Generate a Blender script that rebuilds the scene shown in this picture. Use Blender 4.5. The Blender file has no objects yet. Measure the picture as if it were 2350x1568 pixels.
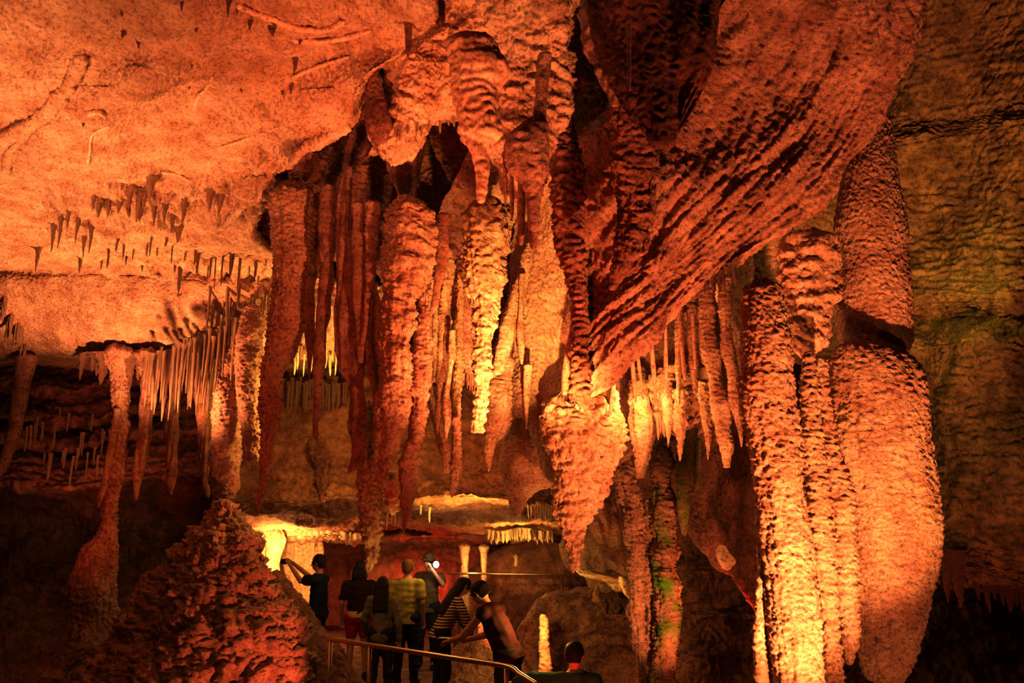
import bpy, bmesh, math, random
import numpy as np
from mathutils import Vector, Matrix

random.seed(7)
C = bpy.context.scene.collection
SC = bpy.context.scene

# ------------------------------------------------------------------ camera
F = 1828.0
CX, CY = 1175.0, 784.0
PITCH = math.radians(13.0)
CAMZ = 2.2
SP, CP = math.sin(PITCH), math.cos(PITCH)


def P(px, py, Y):
    """Point on the ray through a photo pixel at forward distance Y (numpy aware)."""
    cx = (np.asarray(px, float) - CX) / F
    cy = (CY - np.asarray(py, float)) / F
    dy = CP - cy * SP
    dz = SP + cy * CP
    s = np.asarray(Y, float) / dy
    return np.stack([cx * s, dy * s, CAMZ + dz * s], -1)


def V(px, py, Y):
    return Vector([float(a) for a in P(px, py, Y)])


def project(p):
    x, y, z = p[..., 0], p[..., 1], p[..., 2] - CAMZ
    d = y * CP + z * SP
    u = -y * SP + z * CP
    return CX + F * x / d, CY - F * u / d


# ------------------------------------------------------------------ noise
_rng = np.random.RandomState(11)
_perm = np.concatenate([_rng.permutation(256)] * 3).astype(np.int32)
_grad = _rng.normal(size=(256, 3)).astype(np.float32)
_grad /= np.linalg.norm(_grad, axis=1)[:, None]


def noise3(p):
    p = np.asarray(p, np.float32)
    i = np.floor(p).astype(np.int32)
    f = p - i
    i &= 255
    w = f * f * f * (f * (f * 6 - 15) + 10)
    out = 0
    X = [i[:, 0], (i[:, 0] + 1) & 255]
    Yv = [i[:, 1], (i[:, 1] + 1) & 255]
    Z = [i[:, 2], (i[:, 2] + 1) & 255]
    for a in (0, 1):
        wx = w[:, 0] if a else 1 - w[:, 0]
        pa = _perm[X[a]]
        for b in (0, 1):
            wy = w[:, 1] if b else 1 - w[:, 1]
            pb = _perm[pa + Yv[b]]
            for c in (0, 1):
                wz = w[:, 2] if c else 1 - w[:, 2]
                g = _grad[_perm[pb + Z[c]]]
                d = g[:, 0] * (f[:, 0] - a) + g[:, 1] * (f[:, 1] - b) + g[:, 2] * (f[:, 2] - c)
                out = out + wx * wy * wz * d
    return out * 1.5


def field(pts, spec, uv=None):
    """Sum of noise layers: (amp, freq or (fx,fy,fz), kind); kind n, b(illow), r(idge), f(bm); uppercase uses uv."""
    tot = np.zeros(len(pts), np.float32)
    for k, (amp, fr, kind) in enumerate(spec):
        if kind.isupper():
            q = np.zeros((len(pts), 3), np.float32)
            q[:, 0] = uv[:, 0] * fr[0]
            q[:, 1] = uv[:, 1] * fr[1]
            # let the bands wander a little
            q[:, 1] += 0.35 * noise3(pts * 1.7 + 9.1)
            q[:, 2] = 0.37
        else:
            q = pts * np.asarray(fr, np.float32)
        q = q + np.array([3.1 + 7.7 * k, 1.7 + 3.3 * k, 5.9 + 1.9 * k], np.float32)
        kk = kind.lower()
        if kk == 'n':
            v = noise3(q)
        elif kk == 'b':
            v = np.abs(noise3(q)) * 2 - 0.45
        elif kk == 'r':
            v = 0.6 - np.abs(noise3(q)) * 2
        else:
            v = 0
            a = 1.0
            for o in range(4):
                v = v + a * noise3(q * (2.03 ** o) + o * 1.3)
                a *= 0.5
        tot += amp * v
    return tot


# ------------------------------------------------------------------ interpolation
def pchip(x, y, xi):
    x = np.asarray(x, float)
    y = np.asarray(y, float)
    xi = np.asarray(xi, float)
    if len(x) == 2:
        t = (xi - x[0]) / (x[1] - x[0])
        return y[0] + (y[1] - y[0]) * t
    h = np.diff(x)
    d = np.diff(y) / h
    m = np.zeros_like(y)
    m[0], m[-1] = d[0], d[-1]
    for i in range(1, len(x) - 1):
        if d[i - 1] * d[i] > 0:
            w1, w2 = 2 * h[i] + h[i - 1], h[i] + 2 * h[i - 1]
            m[i] = (w1 + w2) / (w1 / d[i - 1] + w2 / d[i])
    k = np.clip(np.searchsorted(x, xi) - 1, 0, len(x) - 2)
    t = (xi - x[k]) / h[k]
    t2, t3 = t * t, t * t * t
    return (2 * t3 - 3 * t2 + 1) * y[k] + (t3 - 2 * t2 + t) * h[k] * m[k] + (-2 * t3 + 3 * t2) * y[k + 1] + (t3 - t2) * h[k] * m[k + 1]


def catmull(a, n):
    """a: (k, d) control rows -> n samples along axis 0, smooth, non overshooting (pchip per column)."""
    k = a.shape[0]
    xi = np.linspace(0, k - 1, n)
    flat = a.reshape(k, -1)
    # vectorised pchip over columns with unit spacing
    d = np.diff(flat, axis=0)
    m = np.zeros_like(flat)
    m[0], m[-1] = d[0], d[-1]
    if k > 2:
        p = d[:-1] * d[1:]
        s = d[:-1] + d[1:]
        m[1:-1] = np.where(p > 0, 0.5 * (2 * p / np.where(s == 0, 1, s)) + 0.25 * s, 0)
    i = np.clip(np.floor(xi).astype(int), 0, k - 2)
    t = (xi - i)[:, None]
    t2, t3 = t * t, t * t * t
    r = (2 * t3 - 3 * t2 + 1) * flat[i] + (t3 - 2 * t2 + t) * m[i] + (-2 * t3 + 3 * t2) * flat[i + 1] + (t3 - t2) * m[i + 1]
    return r.reshape((n,) + a.shape[1:])


# ------------------------------------------------------------------ object helpers
def link(name, me, parent=None):
    o = bpy.data.objects.new(name, me)
    C.objects.link(o)
    if parent is not None:
        o.parent = parent
    return o


def tag(o, label=None, cat=None, group=None, kind=None):
    if label:
        o['label'] = label
    if cat:
        o['category'] = cat
    if group:
        o['group'] = group
    if kind:
        o['kind'] = kind
    return o


def empty(name, loc, rz=0.0):
    o = bpy.data.objects.new(name, None)
    C.objects.link(o)
    o.empty_display_size = 0.1
    o.location = loc
    o.rotation_euler = (0, 0, rz)
    return o


def grid_mesh(name, V3, wrap, mat, origin=None, smooth=True, caps=False):
    """V3: (n, m, 3) vertex grid -> mesh; wrap closes the second axis."""
    n, m, _ = V3.shape
    if origin is None:
        origin = V3.reshape(-1, 3).mean(0)
    co = (V3.reshape(-1, 3) - origin).astype(np.float32)
    idx = np.arange(n * m).reshape(n, m)
    if wrap:
        b = np.roll(idx, -1, axis=1)
        q = np.stack([idx[:-1], b[:-1], b[1:], idx[1:]], -1).reshape(-1, 4)
    else:
        q = np.stack([idx[:-1, :-1], idx[:-1, 1:], idx[1:, 1:], idx[1:, :-1]], -1).reshape(-1, 4)
    me = bpy.data.meshes.new(name)
    me.vertices.add(len(co))
    me.vertices.foreach_set('co', co.ravel())
    me.loops.add(q.size)
    me.loops.foreach_set('vertex_index', q.ravel().astype(np.int32))
    me.polygons.add(len(q))
    me.polygons.foreach_set('loop_start', np.arange(0, q.size, 4, dtype=np.int32))
    me.polygons.foreach_set('loop_total', np.full(len(q), 4, np.int32))
    if smooth:
        me.polygons.foreach_set('use_smooth', np.ones(len(q), bool))
    me.update(calc_edges=True)
    me.materials.append(mat)
    return me, Vector([float(a) for a in origin])


def grid_normals(V3, wrap):
    if wrap:
        du = np.roll(V3, -1, 1) - np.roll(V3, 1, 1)
    else:
        du = np.gradient(V3, axis=1)
    dv = np.gradient(V3, axis=0)
    nn = np.cross(du, dv)
    ln = np.linalg.norm(nn, axis=-1, keepdims=True)
    return nn / np.maximum(ln, 1e-9)


STEP = 3.0
PATCHES = {}


def surface(name, rows, mat, spec, step=None, kind='structure', label=None, cat=None, group=None, parent=None, extra=None):
    """Free-form rock surface through rows of (px, py, Y) control points."""
    step = step or STEP
    a = np.array(rows, float)
    lu = np.max(np.sum(np.hypot(np.diff(a[..., 0], axis=1), np.diff(a[..., 1], axis=1)), axis=1))
    lv = np.max(np.sum(np.hypot(np.diff(a[..., 0], axis=0), np.diff(a[..., 1], axis=0)), axis=0))
    nu, nv = int(max(6, lu / step)), int(max(6, lv / step))
    g = catmull(a, nv)
    g = catmull(np.swapaxes(g, 0, 1), nu)
    g = np.swapaxes(g, 0, 1)
    V3 = P(g[..., 0], g[..., 1], g[..., 2])
    N = grid_normals(V3, False)
    cam = np.array([0, 0, CAMZ])
    sgn = np.sign(np.sum(N * (cam - V3), axis=-1).mean())
    N *= sgn
    uu, vv = np.meshgrid(np.linspace(0, lu / 100, nu), np.linspace(0, lv / 100, nv))
    uv = np.stack([uu.ravel(), vv.ravel()], -1).astype(np.float32)
    d = field(V3.reshape(-1, 3).astype(np.float32), spec, uv).reshape(nv, nu)
    if extra:
        d = d + extra[0](g[..., 0], g[..., 1]) * field(V3.reshape(-1, 3).astype(np.float32), extra[1]).reshape(nv, nu)
    V3 = V3 + N * d[..., None]
    me, org = grid_mesh(name, V3, False, mat)
    o = link(name, me, parent)
    o.location = org
    tag(o, label, cat, group, kind)
    PATCHES[name] = (V3.reshape(-1, 3), *project(V3.reshape(-1, 3)))
    return o


def on_surface(key, px, py):
    v, x, y = PATCHES[key]
    i = int(np.argmin((x - px) ** 2 + (y - py) ** 2))
    return Vector([float(a) for a in v[i]])


ROUGH = [(0.030, 5.0, 'n'), (0.016, (16, 16, 30), 'b'), (0.010, (34, 34, 55), 'b'), (0.005, 80, 'n')]
RIBBED = [(0.030, 5.0, 'n'), (0.012, (14, 14, 5), 'n'), (0.012, (12, 12, 48), 'b'), (0.005, 70, 'n')]
SMOOTH = [(0.025, 4.0, 'n'), (0.006, (14, 14, 9), 'n'), (0.003, 45, 'n')]
CRUST = [(0.030, 5.0, 'n'), (0.018, (22, 22, 30), 'b'), (0.014, 48, 'b'), (0.006, 90, 'n')]
FLUTED = [(0.020, 4.0, 'n'), (0.030, (10, 10, 0.9), 'b'), (0.012, (24, 24, 3), 'n'), (0.004, 60, 'n')]


def tube(name, rows, Y, mat, spec=ROUGH, ratio=0.9, flute=0.0, tip=0.7, step=None, amp=1.0, label=None, cat='stalactite', group=None, parent=None, kind=None, origin='top', dy=0.0, lean=0.0):
    """A hanging or standing mass from its outline rows (py, x_left, x_right[, Y])."""
    step = step or STEP
    rows = sorted(rows, key=lambda r: r[0])
    py = np.array([r[0] for r in rows], float)
    xl = np.array([r[1] for r in rows], float)
    xr = np.array([r[2] for r in rows], float)
    Yv = np.array([(r[3] if len(r) > 3 else Y) for r in rows], float)
    n = int(max(8, (py[-1] - py[0]) / step))
    yi = np.linspace(py[0], py[-1], n)
    li, ri, Yi = pchip(py, xl, yi), pchip(py, xr, yi), pchip(py, Yv, yi)
    A, B = P(li, yi, Yi), P(ri, yi, Yi)
    cen = 0.5 * (A + B)
    rad = np.maximum(0.5 * (B[:, 0] - A[:, 0]), 0.002)
    wpx = float(np.max(xr - xl))
    m = int(np.clip(wpx * 2.6 / step, 12, 300))
    # rounded ends
    r0 = rad[-1]
    ks = np.array([(0.93, 0.25), (0.75, 0.55), (0.45, 0.82), (0.06, 1.0)])
    cen = np.concatenate([cen] + [(cen[-1] - np.array([0, 0, r0 * tip * k[1]]))[None] for k in ks])
    rad = np.concatenate([rad, r0 * ks[:, 0]])
    rt = rad[0]
    cen = np.concatenate([(cen[0] + np.array([0, 0, rt * 0.5 * k[1]]))[None] for k in ks[::-1]] + [cen])
    rad = np.concatenate([rt * ks[::-1, 0], rad])
    th = np.linspace(0, 2 * math.pi, m, endpoint=False)
    n = len(rad)
    V3 = np.empty((n, m, 3))
    rr = np.repeat(rad[:, None], m, 1)
    if flute:
        q = np.stack([np.cos(th) * 2.2, np.sin(th) * 2.2, np.zeros(m)], -1)
        q = np.repeat(q[None], n, 0)
        q[..., 2] = cen[:, None, 2] * 0.8 + cen[0, 0]
        fl = np.abs(noise3(q.reshape(-1, 3).astype(np.float32))).reshape(n, m) * 2 - 0.5
        rr = rr * (1 + flute * fl)
    V3[..., 0] = cen[:, None, 0] + rr * np.cos(th)[None]
    V3[..., 1] = cen[:, None, 1] + rr * ratio * np.sin(th)[None]
    V3[..., 2] = cen[:, None, 2]
    N = -grid_normals(V3, True)
    out = V3 - cen[:, None, :]
    if np.sum(N * out) < 0:
        N = -N
    d = field(V3.reshape(-1, 3).astype(np.float32), spec).reshape(n, m)
    lim = np.minimum(1.0, rad / 0.06)[:, None]
    V3 = V3 + N * (d * amp * lim)[..., None]
    org = cen[0] if origin == 'top' else cen[-1]
    me, org = grid_mesh(name, V3, True, mat, origin=np.array(org))
    o = link(name, me, parent)
    o.location = org if parent is None else org - parent.location
    tag(o, label, cat if parent is None else None, group, kind)
    return o


def strand(name, path, r0, r1, mat, spec=SMOOTH, label=None, cat='flowstone drapery', group=None, parent=None, kind=None, flat=1.0, nseg=24, amp=0.6, world=False):
    """A rounded ridge or rail along a path of (px, py, Y)."""
    a = np.array(path, float)
    pts = a if world else P(a[:, 0], a[:, 1], a[:, 2])
    L = np.sum(np.linalg.norm(np.diff(pts, axis=0), axis=1))
    n = int(max(8, L / 0.012))
    c = catmull(pts, min(n, 400))
    n = len(c)
    t = np.gradient(c, axis=0)
    t /= np.linalg.norm(t, axis=1)[:, None]
    up = np.array([0.05, 0.1, 1.0])
    s = np.cross(t, up)
    s /= np.linalg.norm(s, axis=1)[:, None]
    b = np.cross(s, t)
    rad = np.linspace(r0, r1, n)
    rad[0] *= 0.1
    rad[-1] *= 0.1
    th = np.linspace(0, 2 * math.pi, nseg, endpoint=False)
    V3 = c[:, None, :] + rad[:, None, None] * (np.cos(th)[None, :, None] * s[:, None, :] + flat * np.sin(th)[None, :, None] * b[:, None, :])
    if spec:
        N = V3 - c[:, None, :]
        N /= np.maximum(np.linalg.norm(N, axis=-1, keepdims=True), 1e-6)
        d = field(V3.reshape(-1, 3).astype(np.float32), spec).reshape(n, nseg)
        V3 = V3 + N * (d * amp * np.minimum(1, rad / 0.06)[:, None])[..., None]
    me, org = grid_mesh(name, V3, True, mat, origin=c[0])
    o = link(name, me, parent)
    o.location = org if parent is None else org - parent.location
    tag(o, label, cat if parent is None else None, group, kind)
    return o


# ------------------------------------------------------------------ materials
def lin(c):
    return tuple(((v / 255) / 12.92 if v / 255 <= 0.04045 else ((v / 255 + 0.055) / 1.055) ** 2.4) for v in c)


def rock(name, c1, c2, bump=0.6, scale=30.0, rough=0.75, spec=0.25, tint=None, pit=0.35):
    m = bpy.data.materials.new(name)
    m.use_nodes = True
    nt = m.node_tree
    nd, lk = nt.nodes, nt.links
    bs = nd['Principled BSDF']
    tc = nd.new('ShaderNodeTexCoord')
    n1 = nd.new('ShaderNodeTexNoise')
    n1.inputs['Scale'].default_value = 5.0
    n1.inputs['Detail'].default_value = 6
    n1.inputs['Roughness'].default_value = 0.65
    lk.new(tc.outputs['Object'], n1.inputs['Vector'])
    cr = nd.new('ShaderNodeValToRGB')
    cr.color_ramp.elements[0].position = 0.36
    cr.color_ramp.elements[0].color = (*c2, 1)
    cr.color_ramp.elements[1].position = 0.62
    cr.color_ramp.elements[1].color = (*c1, 1)
    lk.new(n1.outputs['Fac'], cr.inputs['Fac'])
    col = cr.outputs['Color']
    # fine pitting, with the shade in the pits multiplied into the colour
    n2 = nd.new('ShaderNodeTexNoise')
    n2.inputs['Scale'].default_value = scale
    n2.inputs['Detail'].default_value = 7
    n2.inputs['Roughness'].default_value = 0.68
    lk.new(tc.outputs['Object'], n2.inputs['Vector'])
    mr = nd.new('ShaderNodeMapRange')
    mr.inputs['From Min'].default_value = 0.33
    mr.inputs['From Max'].default_value = 0.5
    mr.inputs['To Min'].default_value = pit
    mr.inputs['To Max'].default_value = 1.0
    lk.new(n2.outputs['Fac'], mr.inputs['Value'])
    mx = nd.new('ShaderNodeMix')
    mx.data_type = 'RGBA'
    mx.blend_type = 'MULTIPLY'
    mx.inputs['Factor'].default_value = 1.0
    lk.new(col, mx.inputs['A'])
    lk.new(mr.outputs['Result'], mx.inputs['B'])
    col = mx.outputs['Result']
    if tint:
        n3 = nd.new('ShaderNodeTexNoise')
        n3.inputs['Scale'].default_value = tint[1]
        n3.inputs['Detail'].default_value = 4
        lk.new(tc.outputs['Object'], n3.inputs['Vector'])
        m3 = nd.new('ShaderNodeMapRange')
        m3.inputs['From Min'].default_value = tint[2]
        m3.inputs['From Max'].default_value = tint[2] + 0.12
        lk.new(n3.outputs['Fac'], m3.inputs['Value'])
        x3 = nd.new('ShaderNodeMix')
        x3.data_type = 'RGBA'
        x3.inputs['B'].default_value = (*tint[0], 1)
        lk.new(m3.outputs['Result'], x3.inputs['Factor'])
        lk.new(col, x3.inputs['A'])
        col = x3.outputs['Result']
    lk.new(col, bs.inputs['Base Color'])
    bs.inputs['Roughness'].default_value = rough
    bs.inputs['Specular IOR Level'].default_value = spec
    bp = nd.new('ShaderNodeBump')
    bp.inputs['Strength'].default_value = bump
    bp.inputs['Distance'].default_value = 0.05
    lk.new(n2.outputs['Fac'], bp.inputs['Height'])
    lk.new(bp.outputs['Normal'], bs.inputs['Normal'])
    return m


def plain(name, c, rough=0.8, spec=0.2, metal=0.0, emit=0.0, weave=0.0):
    m = bpy.data.materials.new(name)
    m.use_nodes = True
    nt = m.node_tree
    bs = nt.nodes['Principled BSDF']
    bs.inputs['Roughness'].default_value = rough
    bs.inputs['Specular IOR Level'].default_value = spec
    bs.inputs['Metallic'].default_value = metal
    n = nt.nodes.new('ShaderNodeTexNoise')
    n.inputs['Scale'].default_value = 14
    tc = nt.nodes.new('ShaderNodeTexCoord')
    nt.links.new(tc.outputs['Object'], n.inputs['Vector'])
    mx = nt.nodes.new('ShaderNodeMix')
    mx.data_type = 'RGBA'
    mx.inputs['A'].default_value = (*[v * 0.75 for v in c], 1)
    mx.inputs['B'].default_value = (*c, 1)
    nt.links.new(n.outputs['Fac'], mx.inputs['Factor'])
    nt.links.new(mx.outputs['Result'], bs.inputs['Base Color'])
    if emit:
        bs.inputs['Emission Color'].default_value = (*c, 1)
        bs.inputs['Emission Strength'].default_value = emit
    return m


PALE = (0.86, 0.66, 0.50)
TAN = (0.62, 0.40, 0.27)
M_CEIL = rock('limestone_ceiling', (0.84, 0.64, 0.48), (0.58, 0.36, 0.24), bump=0.75, scale=40, pit=0.5)
M_LIME = rock('limestone', PALE, TAN, bump=0.7, scale=34)
M_RIB = rock('rippled_limestone', (0.86, 0.68, 0.50), (0.60, 0.38, 0.26), bump=0.8, scale=42)
M_SMOOTH = rock('smooth_calcite', (0.82, 0.60, 0.45), (0.66, 0.42, 0.30), bump=0.25, scale=40, rough=0.55, spec=0.35)
M_DARK = rock('shade_dark_rock', (0.50, 0.28, 0.20), (0.26, 0.13, 0.09), bump=0.7, scale=30)  # shade on the limestone put into its base colour
M_DEEP = rock('shade_red_rock', (0.30, 0.12, 0.08), (0.15, 0.06, 0.04), bump=0.7, scale=30)  # darker still: unlit face of the close drapery put into the colour
M_WET = rock('wet_flowstone', (0.74, 0.50, 0.38), (0.44, 0.24, 0.17), bump=0.9, scale=30, rough=0.42, spec=0.5)
M_OCHRE = rock('ochre_wall_rock', (0.48, 0.38, 0.20), (0.20, 0.14, 0.07), bump=0.6, scale=24)
M_MOSS = rock('mossy_limestone', (0.80, 0.60, 0.42), (0.50, 0.34, 0.20), bump=0.8, scale=38, tint=((0.22, 0.55, 0.05), 3.0, 0.50))
M_GREEN = rock('green_algae_rock', (0.34, 0.52, 0.10), (0.62, 0.42, 0.24), bump=0.8, scale=38)
M_BACK = rock('back_wall_rock', (0.74, 0.46, 0.30), (0.46, 0.25, 0.16), bump=0.9, scale=14, pit=0.6)
M_CREAM = rock('cream_calcite', (0.92, 0.78, 0.58), (0.74, 0.54, 0.36), bump=0.4, scale=20, rough=0.5, spec=0.4)
M_FLOOR = rock('cave_path', (0.32, 0.22, 0.16), (0.16, 0.10, 0.07), bump=0.4, scale=14)

# ------------------------------------------------------------------ the setting
def ceil_rows():
    ys = [-120, -40, 40, 110, 170, 230, 290, 350, 410, 470, 530, 580, 606, 622, 640, 690, 740, 785, 812, 826, 838]
    Ys = [3.2, 3.55, 3.9, 4.2, 4.45, 4.75, 5.1, 5.5, 5.95, 6.5, 7.2, 7.9, 8.5, 9.3, 9.35, 9.5, 9.75, 10.1, 10.4, 10.8, 12.3]
    xr = [1030, 975, 985, 930, 850, 822, 775, 690, 628, 585, 570, 620, 660, 760, 900, 900, 900, 900, 900, 900, 900]
    rows = []
    for y, Y, x1 in zip(ys, Ys, xr):
        r = []
        for k, t in enumerate([0, .17, .34, .5, .67, .84, 1.0]):
            x = -180 + (x1 + 180) * t
            yy = y
            dY = 0.12 * math.sin(x * 0.011 + y * 0.006) + 0.08 * math.sin(x * 0.023 - y * 0.014)
            if y > 600:  # lower ledge dips toward the east side
                yy = y + (0.028 * (x - 250) if x > 250 else 0) * (1 if y < 700 else 0.35)
            r.append((x, yy, Y + dY))
        r.insert(0, (-900, y, Y + 0.1))
        # lip curls up and away
        r.append((x1 + 14, y - 22 if y < 560 else y, Y + 0.75))
        rows.append(r)
    return rows


CEIL = [(0.11, 0.9, 'n'), (0.06, 2.2, 'n'), (0.022, 6, 'f'), (0.010, 24, 'b'), (0.008, 55, 'b')]


def drip_band(px, py):
    a = np.exp(-((py - 480 + 0.10 * (px - 350)) / 75.0) ** 2) * np.clip((px - 40) / 120, 0, 1)
    b = np.exp(-((py - 612 - 0.06 * (px - 300)) / 26.0) ** 2) * np.clip((px - 150) / 120, 0, 1)
    return np.clip(a + b, 0, 1)


surface('ceiling', ceil_rows(), M_CEIL, CEIL, step=2.6, extra=(drip_band, [(0.10, (3.5, 2.2, 3.5), 'b'), (0.06, (9, 6, 9), 'b'), (0.02, 20, 'b')]))

# backing rock behind the stalactites, its shade put into the dark material
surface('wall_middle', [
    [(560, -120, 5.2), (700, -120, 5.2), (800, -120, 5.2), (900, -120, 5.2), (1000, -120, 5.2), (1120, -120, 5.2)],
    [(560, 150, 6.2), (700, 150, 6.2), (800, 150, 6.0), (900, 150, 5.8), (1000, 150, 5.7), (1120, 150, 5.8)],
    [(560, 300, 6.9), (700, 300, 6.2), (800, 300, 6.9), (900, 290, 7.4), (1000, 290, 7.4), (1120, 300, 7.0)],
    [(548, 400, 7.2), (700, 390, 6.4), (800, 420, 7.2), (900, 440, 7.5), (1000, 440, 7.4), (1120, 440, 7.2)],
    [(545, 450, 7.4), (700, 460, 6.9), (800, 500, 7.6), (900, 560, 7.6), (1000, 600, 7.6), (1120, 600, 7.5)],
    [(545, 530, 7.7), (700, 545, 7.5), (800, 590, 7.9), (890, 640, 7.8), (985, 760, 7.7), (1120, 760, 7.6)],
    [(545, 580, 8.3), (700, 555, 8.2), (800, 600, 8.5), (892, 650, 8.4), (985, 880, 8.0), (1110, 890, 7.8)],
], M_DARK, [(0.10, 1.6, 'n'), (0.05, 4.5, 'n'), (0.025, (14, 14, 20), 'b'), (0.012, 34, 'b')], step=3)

surface('wall_behind_curtain', [
    [(1100, -120, 5.3), (1200, -120, 5.3), (1320, -120, 5.2), (1440, -120, 5.2), (1600, -120, 5.2), (1700, -120, 5.2), (1790, -120, 5.4), (1960, -120, 5.9)],
    [(1100, 100, 5.6), (1200, 100, 5.6), (1320, 100, 5.6), (1440, 100, 5.6), (1560, 100, 5.6), (1660, 100, 5.6), (1790, 100, 5.8), (1960, 100, 6.3)],
    [(1090, 300, 6.4), (1200, 300, 6.3), (1320, 300, 6.2), (1440, 300, 6.0), (1520, 300, 6.0), (1620, 300, 6.1), (1790, 300, 6.3), (1960, 300, 6.6)],
    [(1010, 480, 7.05), (1200, 480, 7.25), (1320, 480, 7.05), (1440, 480, 6.65), (1520, 480, 6.65), (1620, 480, 6.85), (1790, 480, 6.95), (1960, 480, 7.05)],
    [(985, 640, 7.15), (1180, 640, 7.90), (1300, 640, 7.70), (1420, 640, 7.30), (1520, 640, 7.20), (1620, 640, 7.40), (1790, 640, 7.30), (1960, 640, 7.30)],
    [(975, 880, 7.3), (1130, 870, 7.6), (1280, 800, 8.10), (1400, 760, 7.90), (1520, 740, 7.70), (1640, 740, 7.90), (1790, 820, 7.50), (1960, 880, 7.40)],
], M_LIME, [(0.10, 1.8, 'n'), (0.06, (3, 3, 8), 'n'), (0.035, (8, 8, 16), 'b'), (0.016, 30, 'b'), (0.006, 70, 'n')], step=3)

# rough mass of flowstone over the middle
xs = [850, 905, 960, 1000, 1050, 1120, 1200, 1280, 1345]
bot = [330, 350, 300, 268, 262, 330, 420, 330, 235]
rows = []
for t, Y in [(0, 4.35), (.2, 4.55), (.4, 4.75), (.6, 4.85), (.8, 4.95), (.93, 5.05), (1.0, 5.3), (1.06, 5.8)]:
    rows.append([(x - (60 if (k == 0 and t < .45) else 0) * 0 + (1 - t) * (70 if k == 0 else 30 if k == 1 else 0), -120 + (b + 120) * t, Y + (0.35 if k in (0, 8) else 0)) for k, (x, b) in enumerate(zip(xs, bot))])
tag(surface('flowstone_mass', rows, M_LIME,
            [(0.10, 2.2, 'n'), (0.025, (4, 4, 9), 'r'), (0.03, (8, 8, 12), 'b'), (0.018, 22, 'b'), (0.010, 50, 'b')], step=2.6, kind=None),
    'lumpy orange flowstone mass under the roof with a dark hollow beneath', 'flowstone')

# great swept sheet of ribbed flowstone
L1 = [(1335, 945), (1353, 918), (1410, 857), (1443, 815), (1500, 772), (1545, 724), (1640, 650), (1750, 562), (1840, 490), (1920, 400), (1990, 310), (2040, 200), (2075, 100), (2092, 0), (2098, -120)]
L7 = [(1318, 880), (1345, 820), (1385, 765), (1435, 722), (1495, 672), (1555, 612), (1640, 540), (1720, 470), (1800, 400), (1862, 330), (1912, 250), (1952, 170), (1982, 90), (2003, 0), (2012, -120)]
L4 = [(1312, 760), (1335, 695), (1378, 640), (1430, 580), (1490, 512), (1550, 450), (1610, 390), (1670, 330), (1722, 270), (1767, 210), (1803, 150), (1833, 90), (1855, 40), (1872, 0), (1890, -120)]
L0 = [(1275, 560), (1283, 480), (1300, 420), (1330, 360), (1372, 300), (1422, 250), (1472, 200), (1522, 150), (1562, 110), (1602, 70), (1632, 40), (1658, 10), (1674, -20), (1684, -50), (1695, -120)]
Yk = np.linspace(0, 1, 15)
rows = []
for Lc, a, b, dn in [(L0, 5.35, 4.25, 0), (L4, 5.42, 4.3, 0), (L7, 5.45, 4.35, 0), (L1, 5.55, 4.45, 0), (L1, 5.85, 4.85, 1), (L1, 6.5, 5.7, 2)]:
    rows.append([(x - 10 * dn, y - 8 * dn, a + (b - a) * k + 0.10 * math.sin(7 * k + a * 3)) for (x, y), k in zip(Lc, Yk)])
tag(surface('flowstone_sheet', rows, M_WET,
            [(0.11, 1.5, 'n'), (0.055, (0.35, 1.5), 'B'), (0.035, (0.5, 4.0), 'B'), (0.016, (2.5, 8.0), 'B'), (0.012, 22, 'b'), (0.007, 50, 'b')], step=2.6, kind=None),
    'huge swept sheet of ribbed orange flowstone curving down from the roof', 'flowstone')

# bright curtain lit from below
top = [(1200, 430), (1235, 430), (1290, 430), (1330, 450), (1380, 500), (1430, 540), (1480, 560), (1530, 560), (1590, 560), (1650, 560), (1725, 560)]
bt = [(1112, 1000), (1149, 990), (1178, 940), (1214, 940), (1244, 1000), (1275, 1090), (1340, 1100), (1405, 1070), (1480, 1010), (1600, 985), (1720, 930)]
rows = []
for t, Y in [(0, 6.95), (.25, 7.02), (.5, 7.10), (.75, 7.15), (.93, 7.15), (1.0, 7.22), (1.02, 7.6)]:
    rows.append([(a + (c - a) * t, b + (d - b) * t, Y + (0.35 if k == 0 else 0) + 0.06 * math.sin(k * 1.9)) for k, ((a, b), (c, d)) in enumerate(zip(top, bt))])
tag(surface('flowstone_curtain', rows, M_LIME,
            [(0.09, 1.8, 'n'), (0.03, (7, 7, 3), 'n'), (0.014, (14, 14, 20), 'b'), (0.010, 36, 'b'), (0.004, 80, 'n')], step=2.6, kind=None),
    'bright glowing curtain of calcite with an arched gap in its hem', 'flowstone')

# ochre wall beyond the giant column
xs = [1990, 2060, 2130, 2210, 2300, 2400, 2520, 3000]
rows = []
for y, dY in [(-120, -0.9), (0, -0.6), (130, -0.35), (270, -0.1), (300, -0.15), (420, 0.1), (560, 0.15), (680, 0.1), (730, 0.25), (800, 0.0), (950, 0.05), (1100, -0.05), (1220, -0.1), (1285, -0.1), (1310, 0.25), (1300, 1.4)]:
    rows.append([(x, y + (0.16 * (2200 - x) if y <= 300 else 0.07 * (2200 - x) if y < 500 else 0) + (0.28 * (min(x, 2500) - 2100) if y > 1200 and x > 2100 else 0), 7.4 - 0.0030 * (min(x, 2600) - 1990) + dY + 0.10 * math.sin(x * .02 + y * .004)) for x in xs])
surface('wall_right', rows, M_OCHRE,
        [(0.10, 1.6, 'n'), (0.022, (0.25, 6.5), 'B'), (0.05, (5, 5, 2.0), 'n'), (0.03, (7, 7, 14), 'b'), (0.014, (20, 20, 34), 'b'), (0.006, 60, 'n')], step=2.8)

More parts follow.
